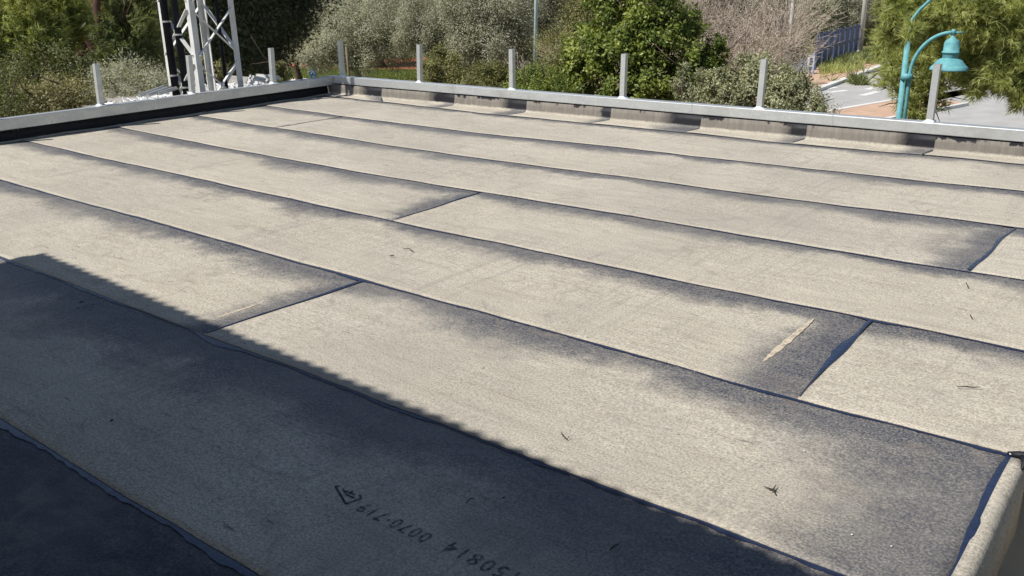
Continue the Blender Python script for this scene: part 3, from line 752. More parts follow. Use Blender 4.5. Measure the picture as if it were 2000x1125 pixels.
# ---- olives
def olive(lab, bl, D, mat=L_olive, dens=2300, s=1.0, cat='olive tree', **kw):
    return plant('olive_tree', lab, cat, [B(x, y, D+dd, r_) for x, y, dd, r_ in bl], 'leaf', dens*2.6, .105*s, .034*s, mat, .22, M_bark, nsub=40, sub_r=.34, shell=.45, out=.9, group='grey olive trees beyond the roof', **kw)
olive('large pale grey olive tree with low rounded crown behind the corner post',
      [(625, 110, 0, .95), (660, 75, 0, 1.25), (720, 65, 0, 1.4), (700, 110, -.5, 1.1), (640, 95, -.5, .9), (770, 90, .3, 1.2), (740, 30, .5, 1.3), (600, 120, 0, .5), (680, 35, .5, 1.1), (722, 98, 0, .7), (790, 60, .3, 1.2)], 46)
olive('small grey olive tree left of the large one, in front of the dark conifer', [(560, 45, 0, 1.1), (590, 30, 0, 1.0), (540, 60, 0, .8), (575, 70, 0, .8), (600, 60, 0, .7)], 48, L_olive, 1900)
olive('olive tree with trunk showing above red earth', [(830, 60, 0, 1.2), (870, 45, 0, 1.4), (800, 75, 0, .8), (860, 95, 0, .8), (890, 85, 0, 1.1), (840, 20, 0, 1.4)], 44, L_olive2, 2300)
olive('olive tree left of the pale pole', [(930, 60, 0, 1.3), (970, 40, 0, 1.3), (960, 95, -1, 1.1), (1000, 75, 0, 1.1), (910, 100, 0, .9), (990, 10, 0, 1.4), (920, 10, 0, 1.4), (1015, 120, 0, .8)], 38, L_olive2, 2600)
olive('pale silvery olive tree highest behind the corner post', [(650, 10, 0, 1.7), (720, -10, 0, 2.0), (800, 0, 0, 2.0), (860, -10, 0, 1.8), (760, 30, 0, 1.3), (610, -10, 0, 1.6), (690, -90, 0, 2.5), (800,-90,0,2.5)], 58, L_olive, 1700, 1.2)
olive('dull olive tree behind the pale pole', [(900, -10, 0, 1.9), (960, 10, 0, 1.8), (1020, 0, 0, 1.8), (1070, 40, 0, 1.6), (1060, 0, 0, 1.6), (940, 50, 0, 1.4), (1100,-20,0,2), (980,-90,0,2.6), (1080,-90,0,2.4)], 56, L_olive2, 1700, 1.2)
olive('grey olive tree between the two tall pale poles', [(1600, 50, 0, 1.6), (1640, 60, 0, 1.5), (1620, 90, 0, 1.2), (1660, 30, 0, 1.6), (1600, 10, 0, 1.8), (1645, -10, 0, 2.0), (1615, 110, 0, .9)], 70, L_olive, 1500, 1.4)
olive('shaded olive tree left of the first tall pole', [(1500, 40, 0, 2.0), (1550, 20, 0, 2.0), (1560, 70, 0, 1.7), (1500, 90, 0, 1.6), (1540, -40, 0, 2.4)], 76, L_olive2, 1300, 1.4)
olive('grey olive tree right of the second tall pole', [(1720, 40, 0, 1.9), (1760, 20, 0, 2.0), (1700, 10, 0, 2.0), (1740, 70, 0, 1.4), (1730, -40, 0, 2.4)], 74, L_olive, 1400, 1.4)
olive('olive tree behind the bare twiggy tree', [(1400, 40, 0, 2.3), (1460, 10, 0, 2.3), (1440, 90, 0, 1.8), (1350, 20, 0, 2.2), (1330, 90, 0, 2), (1400,-60,0,2.6)], 72, L_olive2, 1300, 1.4)
olive('olive tree far behind the glossy green tree', [(1150, 40, 0, 2.1), (1210, 60, 0, 2.3), (1260, 20, 0, 2.3), (1180, 110, 0, 1.8), (1130, 100, 0, 1.6), (1200,-60,0,2.6)], 62, L_olive2, 1300, 1.3)
# far-off wood that closes the horizon
fb = []
for i in range(46):
    x = -150+i*52; fb.append(B(x, -25+random.uniform(-30, 45), 105+random.uniform(-8, 10), random.uniform(3.2, 4.6))); fb.append(B(x+20, 70+random.uniform(-10, 15), 104+random.uniform(-8, 10), random.uniform(2.5, 3.6)))
o = crown(fb, 'leaf', 230, .5, .22, L_olive2, None, nsub=6, sub_r=.5, shell=.3, name='far_woodland'); tag(o, 'far off mass of olive and oak wood closing the view', 'woodland', kind='stuff')
fb = [B(x, 128+random.uniform(-8, 6), 66+random.uniform(-4, 4), random.uniform(.9, 1.5)) for x in range(-50, 560, 28)]
o = crown(fb, 'leaf', 900, .16, .07, L_shrub, None, nsub=12, sub_r=.4, name='far_undergrowth'); tag(o, 'low undergrowth below the dark conifers', 'undergrowth', kind='stuff')

# ---- hedge, mixed shrubs, glossy tree
plant('shrub', 'yellow green shrub behind the rail between second and third post', 'shrub',
      [B(845, 150, 21, .45), B(880, 140, 21.3, .5), B(920, 150, 21, .5), B(960, 155, 21, .45), B(860, 175, 20.6, .4), B(905, 178, 20.5, .4), B(950, 182, 20.5, .4), B(865, 120, 21.6, .35), B(985, 165, 21, .4), B(830, 168, 20.8, .3)], 'leaf', 12000, .065, .03, L_yel, .04, nsub=34, sub_r=.27)
plant('shrub', 'bright green low shrub behind the third post', 'shrub',
      [B(1030, 165, 19, .4), B(1065, 160, 19, .42), B(1100, 165, 19, .4), B(1045, 185, 18.7, .35), B(1085, 188, 18.7, .35), B(1010, 180, 18.8, .3)], 'leaf', 15000, .05, .025, L_citrus, .04, nsub=40, sub_r=.33)
plant('shrub', 'scraggy yellow green shrub mixed with dry twigs left of the glossy tree', 'shrub',
      [B(1075, 110, 21, .5), B(1110, 80, 21, .55), B(1140, 50, 21.3, .55), B(1100, 130, 20.7, .45), B(1150, 20, 21.5, .6), B(1060, 140, 20.7, .35), B(1180, 0, 21.5, .6), B(1130, -20, 21.5, .6)], 'leaf', 6500, .055, .022, L_yel, .06, nsub=36, sub_r=.42)
plant('broadleaf_tree', 'dense glossy dark green tree behind the fourth post', 'broadleaf tree',
      [B(1180, 45, 19, .62), B(1235, 20, 19, .75), B(1285, 35, 19, .7), B(1150, 100, 18.8, .55), B(1210, 95, 18.7, .72), B(1280, 95, 18.8, .75), B(1340, 95, 19, .6), B(1325, 50, 19.2, .45), B(1160, 155, 18.6, .5), B(1220, 165, 18.6, .65), B(1290, 165, 18.7, .65), B(1345, 155, 18.9, .55), B(1385, 125, 19, .38), B(1398, 85, 19, .20), B(1402, 105, 19, .24), B(1250, -60, 19, .9), B(1200, -30, 19.2, .7), B(1130, 130, 18.8, .35), B(1388, 165, 19, .3)],
      'leaf', 6000, .09, .045, L_citrus, .12, nsub=40, sub_r=.22, shell=.6)
plant('shrub', 'broad grey green shrub behind the fifth post', 'shrub',
      [B(1420, 165, 16, .32), B(1455, 150, 16.2, .38), B(1500, 150, 16.3, .42), B(1545, 165, 16.4, .30), B(1435, 195, 15.8, .34), B(1480, 190, 15.8, .4), B(1530, 190, 15.8, .38), B(1575, 190, 15.9, .3), B(1400, 190, 16, .28), B(1470, 130, 16.5, .25), B(1560, 165, 16, .28), B(1520, 215, 15.6, .35), B(1590, 210, 15.6, .2)],
      'leaf', 15000, .05, .028, L_shrub, .05, nsub=46, sub_r=.24, shell=.6)
plant('shrub', 'small leafy shrub with tall shoots beside the glossy tree, behind the rail', 'shrub',
      [B(1330, 165, 16, .16), B(1335, 135, 16, .12), B(1350, 190, 16, .25), B(1385, 175, 16.2, .22), B(1370, 150, 16.2, .14), B(1340, 195, 16, .2), B(1375, 205, 15.8, .2)], 'leaf', 20000, .045, .022, L_shrub, .03, nsub=40, sub_r=.4)
plant('shrub', 'green bush on the bank in front of the pale blue fence', 'shrub',
      [B(1500, 95, 34, .45), B(1530, 85, 34, .5), B(1560, 88, 34, .45), B(1545, 105, 33.5, .4), B(1515, 108, 33, .35)], 'leaf', 6000, .09, .04, L_yel, .06, nsub=36, sub_r=.36)
plant('shrub', 'pale dry shrub at the foot of the road kerb', 'shrub',
      [B(1605, 205, 17, .16), B(1630, 212, 17, .14), B(1590, 222, 16.5, .18), B(1618, 222, 16.5, .14)], 'leaf', 9000, .04, .012, leafmat('pale_dry_leaf', (.22, .21, .15), (.36, .35, .27), (.5, .48, .4), .2), .03, nsub=40, sub_r=.5)
for x, y, D, l in ((1665, 140, 46, 'spiky green clump on the pink bank, left one'), (1700, 128, 48, 'spiky green clump on the pink bank, upper one'), (1672, 165, 42, 'spiky clump hanging over the road edge'), (1735, 112, 50, 'spiky clump nearest the teal lamp pole')):
    c = onz(x, y, G); c[2] = G+.12; rr = empty('agave_clump', (c[0], c[1], G)); tag(rr, l, 'shrub', 'spiky clumps on the roadside bank')
    n = 380; d = rand_dirs(n)+np.array([0, 0, .6]); d /= np.linalg.norm(d, axis=1, keepdims=True)
    nb = 14; sc_ = .35 if y > 150 else .65; ctr = rng.normal(size=(nb, 3))*np.array([sc_, sc_, .2]); kk = rng.integers(0, nb, n)
    me = leaf_mesh('crown', np.array([c]*n)+ctr[kk], d, .3+rng.random(n)*.5, np.full(n, .07), rng.random(n), 'needle')
    link('crown', me, P_dark, rr, keep=True)
    mb = MB(); mb.tube([(c[0], c[1], G-.02), (c[0], c[1], c[2])], [.12, .05], 6); mb.build('stem', M_bark, rr)
# low ground cover strip on the bank
n = 6500; a0 = np.array(gg(1600, 165)); a1 = np.array(gg(1760, 120)); b1_ = np.array(gg(1745, 92)); b0_ = np.array(gg(1600, 128))
s, q = rng.random(n)[:, None], rng.random(n)[:, None]; xy = (a0*(1-s)+a1*s)*(1-q)+(b0_*(1-s)+b1_*s)*q
keep = (np.sin(xy[:, 0]*1.3)+np.sin(xy[:, 1]*1.1+1)+rng.normal(size=n)*.6) > .2; xy = xy[keep]; n = len(xy)
d = rand_dirs(n)*.6+np.array([0, 0, 1]); d /= np.linalg.norm(d, axis=1, keepdims=True)
o = link('bank_weeds', leaf_mesh('bank_weeds', np.c_[xy, np.full(n, G+.2)], d, .15+rng.random(n)*.35, np.full(n, .06), rng.random(n), 'needle'), P_bright); tag(o, 'patchy weeds on the pink earth bank', 'weeds', kind='stuff')
n = 26000; a0 = np.array(gg(480, 152)); a1 = np.array(gg(1000, 160)); b1_ = np.array(gg(1000, 143)); b0_ = np.array(gg(480, 133))
s, q = rng.random(n)[:, None], rng.random(n)[:, None]; xy = (a0*(1-s)+a1*s)*(1-q)+(b0_*(1-s)+b1_*s)*q
d = rand_dirs(n)*.5+np.array([0, 0, 1]); d /= np.linalg.norm(d, axis=1, keepdims=True)
o = link('grass', leaf_mesh('grass', np.c_[xy, np.full(n, G)], d, .12+rng.random(n)*.12, np.full(n, .06), rng.random(n), 'needle'), M_grass); tag(o, 'sunlit green grass under the olive trees', 'grass', kind='stuff')

# ---- bare twiggy trees
def bare(name, label, base, spread, H0, n0_, seedv, r0_=.05, zt=None):
    rs = np.random.default_rng(seedv); P0 = []; P1 = []; R0 = []
    def grow(p, d, ln_, r_, lev):
        k = 3; q = p
        for i in range(k):
            d = d+rs.normal(size=3)*.13; d /= np.linalg.norm(d); q2 = q+d*ln_/k; P0.append(q); P1.append(q2); R0.append(r_*(1-.15*i)); q = q2
            if lev < 5 and rs.random() < .8:
                dd = d+rs.normal(size=3)*.5+np.array([0, 0, .12]); dd /= np.linalg.norm(dd); grow(q, dd, ln_*.72, r_*.6, lev+1)
        if lev < 5: grow(q, d, ln_*.72, r_*.65, lev+1)
    for i in range(n0_):
        b = np.array([base[0], base[1], G])+np.array([*(rs.normal(size=2)*spread*.35), 0]); d = np.array([*(rs.normal(size=2)*.30), 1.]); grow(b, d/np.linalg.norm(d), H0, r0_, 0)
    P0 = np.array(P0); P1 = np.array(P1); R0 = np.maximum(np.array(R0), .006); n = len(P0)
    d = P1-P0; a = np.cross(d, rand_dirs(n, rs)); a /= np.linalg.norm(a, axis=1, keepdims=True)+1e-9; b = np.cross(d, a); b /= np.linalg.norm(b, axis=1, keepdims=True)+1e-9
    V = np.empty((n, 6, 3)); 
    for k in range(3):
        t = 2*math.pi*k/3; o_ = (a*math.cos(t)+b*math.sin(t))*R0[:, None]; V[:, k] = P0+o_; V[:, k+3] = P1+o_*.8
    base_i = (np.arange(n)*6)[:, None]
    Fq = np.stack([base_i+np.array([[k, (k+1) % 3, (k+1) % 3+3, k+3]]) for k in range(3)], 1).reshape(-1, 4)
    me = npmesh('branches', V.reshape(-1, 3), Fq, True); at2 = me.attributes.new('rnd', 'FLOAT', 'FACE'); at2.data.foreach_set('value', np.repeat(rs.random(n), 3).astype(np.float32))
    root = tag(empty(name, (base[0], base[1], G)), label, 'bare tree'); link('branches', me, M_twig, root, keep=True); return n
for lab, x, D, H0, n0_, sd, sp in (('leafless tree with pinkish twigs just right of the glossy green tree', 1345, 27, 1.9, 5, 5, 1.6), ('leafless tree with dense pale twigs behind the fifth post', 1425, 29, 1.9, 5, 6, 1.6), ('thin leafless tree beside the first tall pole', 1462, 31, 1.7, 3, 8, .8), ('dry twigs standing in the scraggy shrub', 1085, 21.5, 1.25, 4, 9, 1.1)):
    bare('bare_tree', lab, at(x, 100, D)[:2], sp, H0, n0_, sd)

# ---- right pine
plant('pine_tree', 'bright pine boughs hanging over the teal street lamp', 'pine tree',
      [B(1755, 20, 18, .38), B(1800, 25, 18, .45), B(1850, 15, 18, .5), B(1905, 20, 18, .6), B(1960, 20, 18, .6), B(1750, 62, 18.2, .28), B(1795, 60, 18.2, .28), B(1920, 75, 18.3, .5), B(1975, 80, 18.2, .55), B(1945, 125, 18.2, .40), B(1985, 135, 18, .40), B(1905, 150, 18.4, .28), B(1950, 158, 18.2, .2), B(1998, 195, 18, .2), B(1905, 180, 18.2, .13), B(1880, 45, 18.2, .4), B(1890, -25, 18.6, .4), B(1960, -25, 18.6, .5), B(2045, 60, 18.6, .7), B(2040, 150, 18.4, .5), B(1870, 90, 18.6, .3), B(1785, 58, 14.9, .10), B(1770, 70, 14.9, .07)],
      'tuft', 52000, .15, .012, P_bright, .04, M_bark, nsub=60, sub_r=.32, shell=.4, base=tuple(at(2200, 150, 18.5)[:2]), lim=False)
pr = bpy.data.objects[[o.name for o in C.objects if o.get('label', '').startswith('bright pine boughs')][0]]
tb = at(2200, 150, 18.5); tt_ = at(2190, -120, 18.5)
mb = MB(); mb.tube([(tb[0], tb[1], G-.05), (tb[0], tb[1], 0), tt_], [.22, .18, .12], 10); mb.build('trunk', M_barkred, pr, True)
for e_ in ((1850, 15), (1790, 55), (1905, 110), (1950, 150), (1920, 60), (1985, 110)):
    p0_ = at(2195, -60+e_[1]*.6, 18.5); p1_ = at(e_[0], e_[1], 18.1); md = (p0_+p1_)/2+np.array([0, 0, .12])
    mb = MB(); mb.tube([p0_, (p0_+md)/2+rand_dirs(1)[0]*.05, md, (p1_+md)/2+rand_dirs(1)[0]*.08, p1_], [.05, .035, .024, .015, .006], 6); mb.build('branch', M_bark, pr, True)
plant('pine_tree', 'pine boughs behind the teal lamp pole, over the road', 'pine tree',
      [B(1800, 110, 20, .5), B(1760, 125, 20, .35), B(1840, 150, 20, .4), B(1800, 160, 20, .4), B(1770, 185, 20, .3), B(1815, 195, 20, .32), B(1740, 150, 20.5, .3), B(1790, 215, 20, .3), B(1730, 90, 20.5, .35), B(1830, 90, 20, .5), B(1870, 110, 20, .5)],
      'tuft', 22000, .14, .012, P_bright, .05, M_bark, nsub=50, sub_r=.36, shell=.25, base=tuple(at(1812, 240, 20.5)[:2]))

# ------------------------------------------------------------------ teal street lamp
LD = 15.6
pb_ = at(1756, 225, LD); base = np.array([pb_[0], pb_[1]])
top_t = at(1862, 66, LD); dirr = (top_t[:2]-base); reach = np.linalg.norm(dirr); dirr = dirr/reach
lamp = tag(empty('street_lamp', (*base, G)), 'teal street lamp with curved arm and bell shaped shade beyond the right rail', 'street lamp')
ztop = at(1778, 48, LD)[2]
mb = MB(); mb.tube([(*base, G), (*base, ztop)], [.05, .04], 16); mb.lathe([(.12, 0), (.12, .25), (.07, .32), (.056, .34)], (*base, G), 16); mb.build('pole', M_teal, lamp, True)
def armcurve(zs, zt, off, reach_, dd, n=16):
    pts = [np.array([*(base+dd*off), zs])]
    h = .62
    pts.append(np.array([*(base+dd*off), zt-h]))
    for k in range(1, n+1):
        a = math.pi/2*k/n; pts.append(np.array([*(base+dd*(off+(reach_-off)*(1-math.cos(a)))), zt-h+h*math.sin(a)]))
    return pts
zt = top_t[2]+.02
pts = armcurve(zt-2.9, zt, .085, reach, dirr); mb = MB(); mb.tube(pts, .028, 12); mb.tube([pts[-1], pts[-1]+np.array([*(dirr*.13), 0])], .014, 8); mb.build('lower_arm', M_teal, lamp, True)
mb = MB(); zb_ = at(1768, 150, LD)[2]
for z in (zb_, zb_-1.3, zb_-2.2):
    mb = MB(); c = base+dirr*.045; mb.lathe([(.0, -.05), (.085, -.05), (.085, .05), (0, .05)], (*c, z), 14); mb.build('clamp', M_teal, lamp, True)
def bell(p, par):
    mb = MB(); x, y, z = p; z += .02
    prof = [(.012, .12), (.014, .03), (.03, .02), (.035, 0), (.045, -.015), (.095, -.05), (.115, -.09), (.118, -.22), (.135, -.225), (.138, -.24), (.122, -.248)]
    for k in range(4): prof += [(.122, -.255-k*.018), (.112, -.262-k*.018)]
    prof += [(.122, -.33), (.135, -.335), (.16, -.36), (.20, -.42), (.228, -.455), (.237, -.46), (.245, -.485), (.252, -.50), (.252, -.515), (.24, -.515), (.15, -.43), (.0, -.42)]
    prof = [(a*(.95 if b > -.34 else 1.08), b*.93) for a, b in prof]; mb.lathe(prof, (x, y, z), 28); s_ = mb.build('lamp_shade', M_teal, par, True)
    m2 = MB(); m2.lathe([(.0, -.46), (.07, -.455), (.11, -.43), (.13, -.40)], (x, y, z), 20); m2.build('lamp_cover', M_bulb, s_, True)
    return s_
bell((*pts[-1][:2], zt-.09), lamp)
mb = MB(); mb.tube([pts[-1]+np.array([0, 0, .035]), pts[-1]-np.array([0, 0, .1])], [.02, .02], 10); mb.lathe([(0, .05), (.03, .04), (.03, -.03), (0, -.04)], tuple(pts[-1]), 12); mb.build('bracket', M_teal, lamp, True)
zt2 = zt+.62
zs2 = at(1778, 50, LD)[2]
pts2 = [np.array([*(base+dirr*a), zs2+b]) for a, b in ((0, 0), (.03, .10), (.12, .24), (.27, .40), (.45, .62), (.66, .88), (.90, 1.08), (1.15, 1.16), (1.25, 1.17))]
mb = MB(); mb.tube(pts2, .024, 12); mb.build('upper_arm', M_teal, lamp, True)
bell((*pts2[-1][:2], pts2[-1][2]-.08), lamp)
c = at(1786, 56, LD); mb = MB(); mb.lathe([(0, .02), (.03, .015), (.03, -.05), (0, -.055)], (*(base+dirr*.09), c[2]), 10); mb.bar((*base, c[2]), (*(base+dirr*.12), c[2]), .02, .02); mb.build('hook', M_teal, lamp)

# ------------------------------------------------------------------ tall pale poles, sign, fence
def pole(lab, xb, yb, xt, D, m, r_=.08, htop=5.0):
    b = at(xb, yb, D); root = tag(empty('street_pole', (b[0], b[1], G)), lab, 'pole', 'tall pale poles beyond the rail')
    mb = MB(); lean = at(xt, 0, D)-at(xb, yb, D)
    t = at(xt, 0, D); sc = (htop-G)/(t[2]-G); e = np.array([b[0], b[1], G]); tt = e+(np.array([t[0], t[1], t[2]])-e)*sc
    mb.tube([e, tt], [r_, r_*.75], 12); mb.build('shaft', m, root, True)
    mb = MB(); mb.lathe([(0, 0), (r_*1.9, 0), (r_*1.9, .25), (r_*1.1, .32), (r_, .33)], tuple(e), 12); mb.build('base_collar', m, root, True)
pole('tall pale pole with a faint teal tint left of the glossy tree', 1041, 130, 1047, 32, simple('teal_grey_paint', (.42, .55, .55), .5), .065)
pole('tall pale pole rising behind the green bush on the bank', 1536, 105, 1550, 29, M_pole, .07)
pole('tall pale pole at the right end of the blue fence', 1679, 105, 1690, 62, M_pole, .15)
for lab, xb, yb, xt, yt in (('thin wooden stake left of the large olive', 567, 152, 557, 95), ('thin pale stake right of the corner post', 682, 145, 676, 92)):
    D = 42; b = at(xb, yb, D); t = at(xt, yt, D); mb = MB(); mb.tube([(b[0], b[1], G), t], [.06, .05], 8); o = mb.build('tree_stake', M_stake, None, True); tag(o, lab, 'stake')
# blue fence climbing the bank
fa, fb_ = at(1592, 135, 52), at(1674, 108, 62)
fr0 = tag(empty('blue_fence', (fa[0], fa[1], G)), 'dark blue railing fence climbing the bank beside the road', 'fence')
za, zb2 = at(1592, 135, 52)[2], at(1674, 107, 62)[2]
v = np.array([fb_[0]-fa[0], fb_[1]-fa[1]])
npst = 8
for k in range(npst+1):
    s = k/npst; x, y = fa[0]+v[0]*s, fa[1]+v[1]*s; z0 = za+(zb2-za)*s; mb = MB(); mb.box((x-.05, y-.05, G), (x+.05, y+.05, z0+1.85)); mb.build('post', M_blue, fr0)
for k in range(npst):
    mb = MB()
    for j in range(9):
        s = (k+(j+.5)/12)/npst; x, y = fa[0]+v[0]*s, fa[1]+v[1]*s; z0 = za+(zb2-za)*s; mb.bar((x, y, z0+.1), (x, y, z0+1.8), .11, .03)
    for hz in (.15, 1.0, 1.75):
        s0, s1 = k/npst, (k+1)/npst; mb.bar((fa[0]+v[0]*s0, fa[1]+v[1]*s0, za+(zb2-za)*s0+hz), (fa[0]+v[0]*s1, fa[1]+v[1]*s1, za+(zb2-za)*s1+hz), .05, .06)
    mb.build('fence_panel', M_blue, fr0)
ga, gb = at(1495, 150, 50), at(1588, 140, 50)
fr1 = tag(empty('pale_fence', (ga[0], ga[1], G)), 'pale blue grey railing fence left of the dark blue fence', 'fence')
v = gb[:2]-ga[:2]
for k in range(5):
    s = k/4; x, y = ga[0]+v[0]*s, ga[1]+v[1]*s; mb = MB(); mb.box((x-.04, y-.04, G), (x+.04, y+.04, gb[2]+1.0)); mb.build('post', M_lblue, fr1)
for k in range(4):
    mb = MB()
    for j in range(7):
        s = (k+(j+.5)/7)/4; x, y = ga[0]+v[0]*s, ga[1]+v[1]*s; mb.bar((x, y, gb[2]-.5), (x, y, gb[2]+.8), .05, .03)
    for hz in (-.45, .8): mb.bar((ga[0]+v[0]*k/4, ga[1]+v[1]*k/4, gb[2]+hz), (ga[0]+v[0]*(k+1)/4, ga[1]+v[1]*(k+1)/4, gb[2]+hz), .04, .05)
    mb.build('fence_panel', M_lblue, fr1)
sp = at(1582, 132, 46); sg = tag(empty('road_sign', (sp[0], sp[1], G)), 'small white upright sign on a thin post by the fence corner', 'sign')
zl, zh = at(1582, 130, 46)[2], at(1582, 108, 46)[2]
mb = MB(); mb.tube([(sp[0], sp[1], G), (sp[0], sp[1], zh)], .035, 8); mb.build('post', M_stake, sg)
sd = np.array([rt[0], rt[1]]); sd /= np.linalg.norm(sd); fd = np.array([-sd[1], sd[0]])
mb = MB(); c = np.array([sp[0], sp[1]])-fd*.06
mb.bar((*(c-sd*.15), (zl+zh)/2), (*(c+sd*.15), (zl+zh)/2), .03, zh-zl); pn = mb.build('panel', M_sign, sg)
mb = MB()
for i, zz in enumerate(np.linspace(zl+.1, zh-.12, 5)): mb.bar((*(c-fd*.02-sd*(.09-.01*i)), zz), (*(c-fd*.02+sd*(.06+.015*(i % 3))), zz), .01, .035)
mb.build('dark_marks', M_ink, pn)
# blue playground panel
bp = at(612, 150, 50); bx = tag(empty('blue_panel_stand', (bp[0], bp[1], G)), 'small bright blue panel on legs on the grass left of the corner post', 'panel')
zl, zh = at(612, 148, 50)[2], at(612, 134, 50)[2]
mb = MB(); mb.bar((*(bp[:2]-sd*.16), (zl+zh)/2), (*(bp[:2]+sd*.16), (zl+zh)/2), .08, zh-zl); mb.build('panel', M_bluebox, bx)
mb = MB(); mb.bar((*(bp[:2]-sd*.10-fd*.05), zl+.08), (*(bp[:2]-fd*.05), zh-.1), .01, .05); mb.bar((*(bp[:2]+sd*.10-fd*.05), zl+.08), (*(bp[:2]-fd*.05), zh-.1), .01, .05); mb.build('pale_mark', M_lblue, bx)
for s in (-1, 1):
    mb = MB(); q = bp[:2]+sd*.13*s; mb.bar((*q, G), (*q, zl+.02), .05, .05); mb.build('leg', M_bluebox, bx)
# low pale wall / road barrier beyond the mast
wa, wb_ = at(480, 158, 40), at(600, 152, 40)
mb = MB(); mb.bar((wa[0], wa[1], G+.4), (wb_[0], wb_[1], G+.4), .2, .8); tag(mb.build('low_wall', simple('bluish_white_wall', (.55, .62, .68), .8)), 'low bluish white wall seen just above the rail right of the mast', 'wall')

# ------------------------------------------------------------------ annex roof with scrap, and lattice mast
ax = tag(empty('annex_building', (-3, -1.5, G)), 'low annex behind the left rail carrying the mast and white scrap', 'building')
mb = MB(); mb.box((-4.6, -2.0, G), (-.43, 1.2, -.22)); mb.build('wall', M_plaster, ax)
mb = MB(); mb.box((-4.7, -2.08, -.218), (-.43, 1.3, -.12)); mb.build('roof_slab', M_conc, ax)
B0 = at(390, 172, 11.7)
def onX(x, y, X): d = ray(x, y); t = (X-CAM[0])/d[0]; return CAM+d*t
def onY(x, y, Y): d = ray(x, y); t = (Y-CAM[1])/d[1]; return CAM+d*t
C0 = onX(474, 150, B0[0]); A0 = onY(329, 165, B0[1])
wy = C0[1]-B0[1]; wx = B0[0]-A0[0]
print('tower', B0, 'wy', wy, 'wx', wx)
ZB = -.12; ZT = 3.4
mast = tag(empty('lattice_mast', ((A0[0]+B0[0])/2, (B0[1]+C0[1])/2, ZB)), 'white steel lattice mast with thick black cables behind the left rail', 'mast')
cor = {'A': (A0[0], B0[1]), 'B': (B0[0], B0[1]), 'C': (B0[0], C0[1]), 'D': (A0[0], C0[1])}
cx, cy = mast.location.x, mast.location.y
tp = .012
def cpt(k, z): x, y = cor[k]; f = 1-(z-ZB)*tp; return Vector((cx+(x-cx)*f, cy+(y-cy)*f, z))
for k in 'ABCD':
    sx = 1 if cor[k][0] < cx else -1; sy = 1 if cor[k][1] < cy else -1
    mb = MB()
    for z0, z1 in ((ZB, ZT),):
        p, q = cpt(k, z0), cpt(k, z1); w = .075; t_ = .012
        for a, b in (((0, 0), (w, t_)), ((0, t_), (t_, w))):
            vs_ = []
            for e in (p, q):
                for i, j in ((a[0], a[1]), (b[0], a[1]), (b[0], b[1]), (a[0], b[1])): vs_.append((e.x+sx*i, e.y+sy*j, e.z))
            mb.add(vs_, [(0,3,2,1),(4,5,6,7),(0,1,5,4),(1,2,6,5),(2,3,7,6),(3,0,4,7)])
    mb.build('leg', M_white, mast)
    mb = MB(); p = cpt(k, ZB); mb.box((p.x-.1, p.y-.1, ZB-.002), (p.x+.1, p.y+.1, ZB+.02)); mb.build('foot_plate', M_white, mast)
step = .62
def brace(a, b, z0, z1, off):
    mb = MB(); p = cpt(a, z0); q = cpt(b, z1); o_ = Vector(off)*.6; dd_ = (q-p).normalized()*.06; p = p+dd_; q = q-dd_; mb.bar(p+o_, q+o_, .012, .045, (o_.x, o_.y, .001)); mb.build('brace', M_white, mast)
z = ZB+.06; k = 0
while z < ZT-.7:
    brace('B', 'C', z, z+step, (.014, 0, 0)); brace('C', 'B', z+.02, z+step-.02, (-.008, 0, 0)) 
    brace('A', 'B', z, z+step, (0, -.014, 0)); brace('B', 'A', z+.02, z+step-.02, (0, .008, 0))
    brace('A', 'D', z, z+step, (-.014, 0, 0)) if k % 2 else brace('D', 'A', z, z+step, (-.014, 0, 0))
    brace('D', 'C', z, z+step, (0, .014, 0)) if k % 2 == 0 else brace('C', 'D', z, z+step, (0, .014, 0))
    z += step; k += 1
def cable(x, yb, yt, xt, D, r_):
    b = at(x, yb, D); t = at(xt, yt, D); s = (t-b)/(t[2]-b[2]); e0_ = b+s*(ZB-b[2]); e1_ = b+s*(ZT-b[2]); e1_[:2] = e0_[:2]
    mb = MB(); mb.tube([e0_, e1_], r_, 14); mb.build('cable', M_black, mast, True); return e0_
c1 = cable(347, 165, 0, 338, 12.05, .046); c2 = cable(367, 168, 0, 357, 11.95, .042); cable(446, 160, 0, 440, 12.2, .022)
for c_, rr, zs in ((c1, .052, (.12, .75, 1.35)), (c2, .048, (-.02, .6, 1.2))):
    for zz in zs:
        mb = MB(); mb.lathe([(rr-.006, -.01), (rr, -.01), (rr, .01), (rr-.006, .01)], (c_[0], c_[1], zz+.25), 14); mb.build('cable_clamp', M_galv, mast)
# white scrap
rs = np.random.default_rng(21); mb = MB()
for i in range(1800):
    y = rs.uniform(-1.95, .4); x = rs.uniform(-2.8, -.75)
    hmax = (.15+.03*math.sin(y*5))*math.exp(-((y+.85)/.95)**4)*math.exp(-((x+1.5)/.9)**2)+.006
    z = -.12+rs.uniform(0, 1)**.5*hmax*1.35
    d = rs.normal(size=3)*np.array([1, 1, .35]); d /= np.linalg.norm(d); l_ = rs.uniform(.03, .20); p = np.array([x, y, z+.01]); mb.bar(p-d*l_/2, p+d*l_/2, rs.uniform(.008, .032), rs.uniform(.004, .02), (rs.normal(), rs.normal(), 1))
for i in range(10):   # body of the heap
    y = -.85+rs.normal()*.4; x = -1.55+rs.normal()*.4; mb.lathe([(.4, 0), (.3, .05), (.12, .08), (0, .09)], (x, y, -.122), 9)
tag(mb.build('scrap_heap', M_scrap), 'heap of small white scrap pieces round the foot of the mast', 'scrap', kind='stuff')
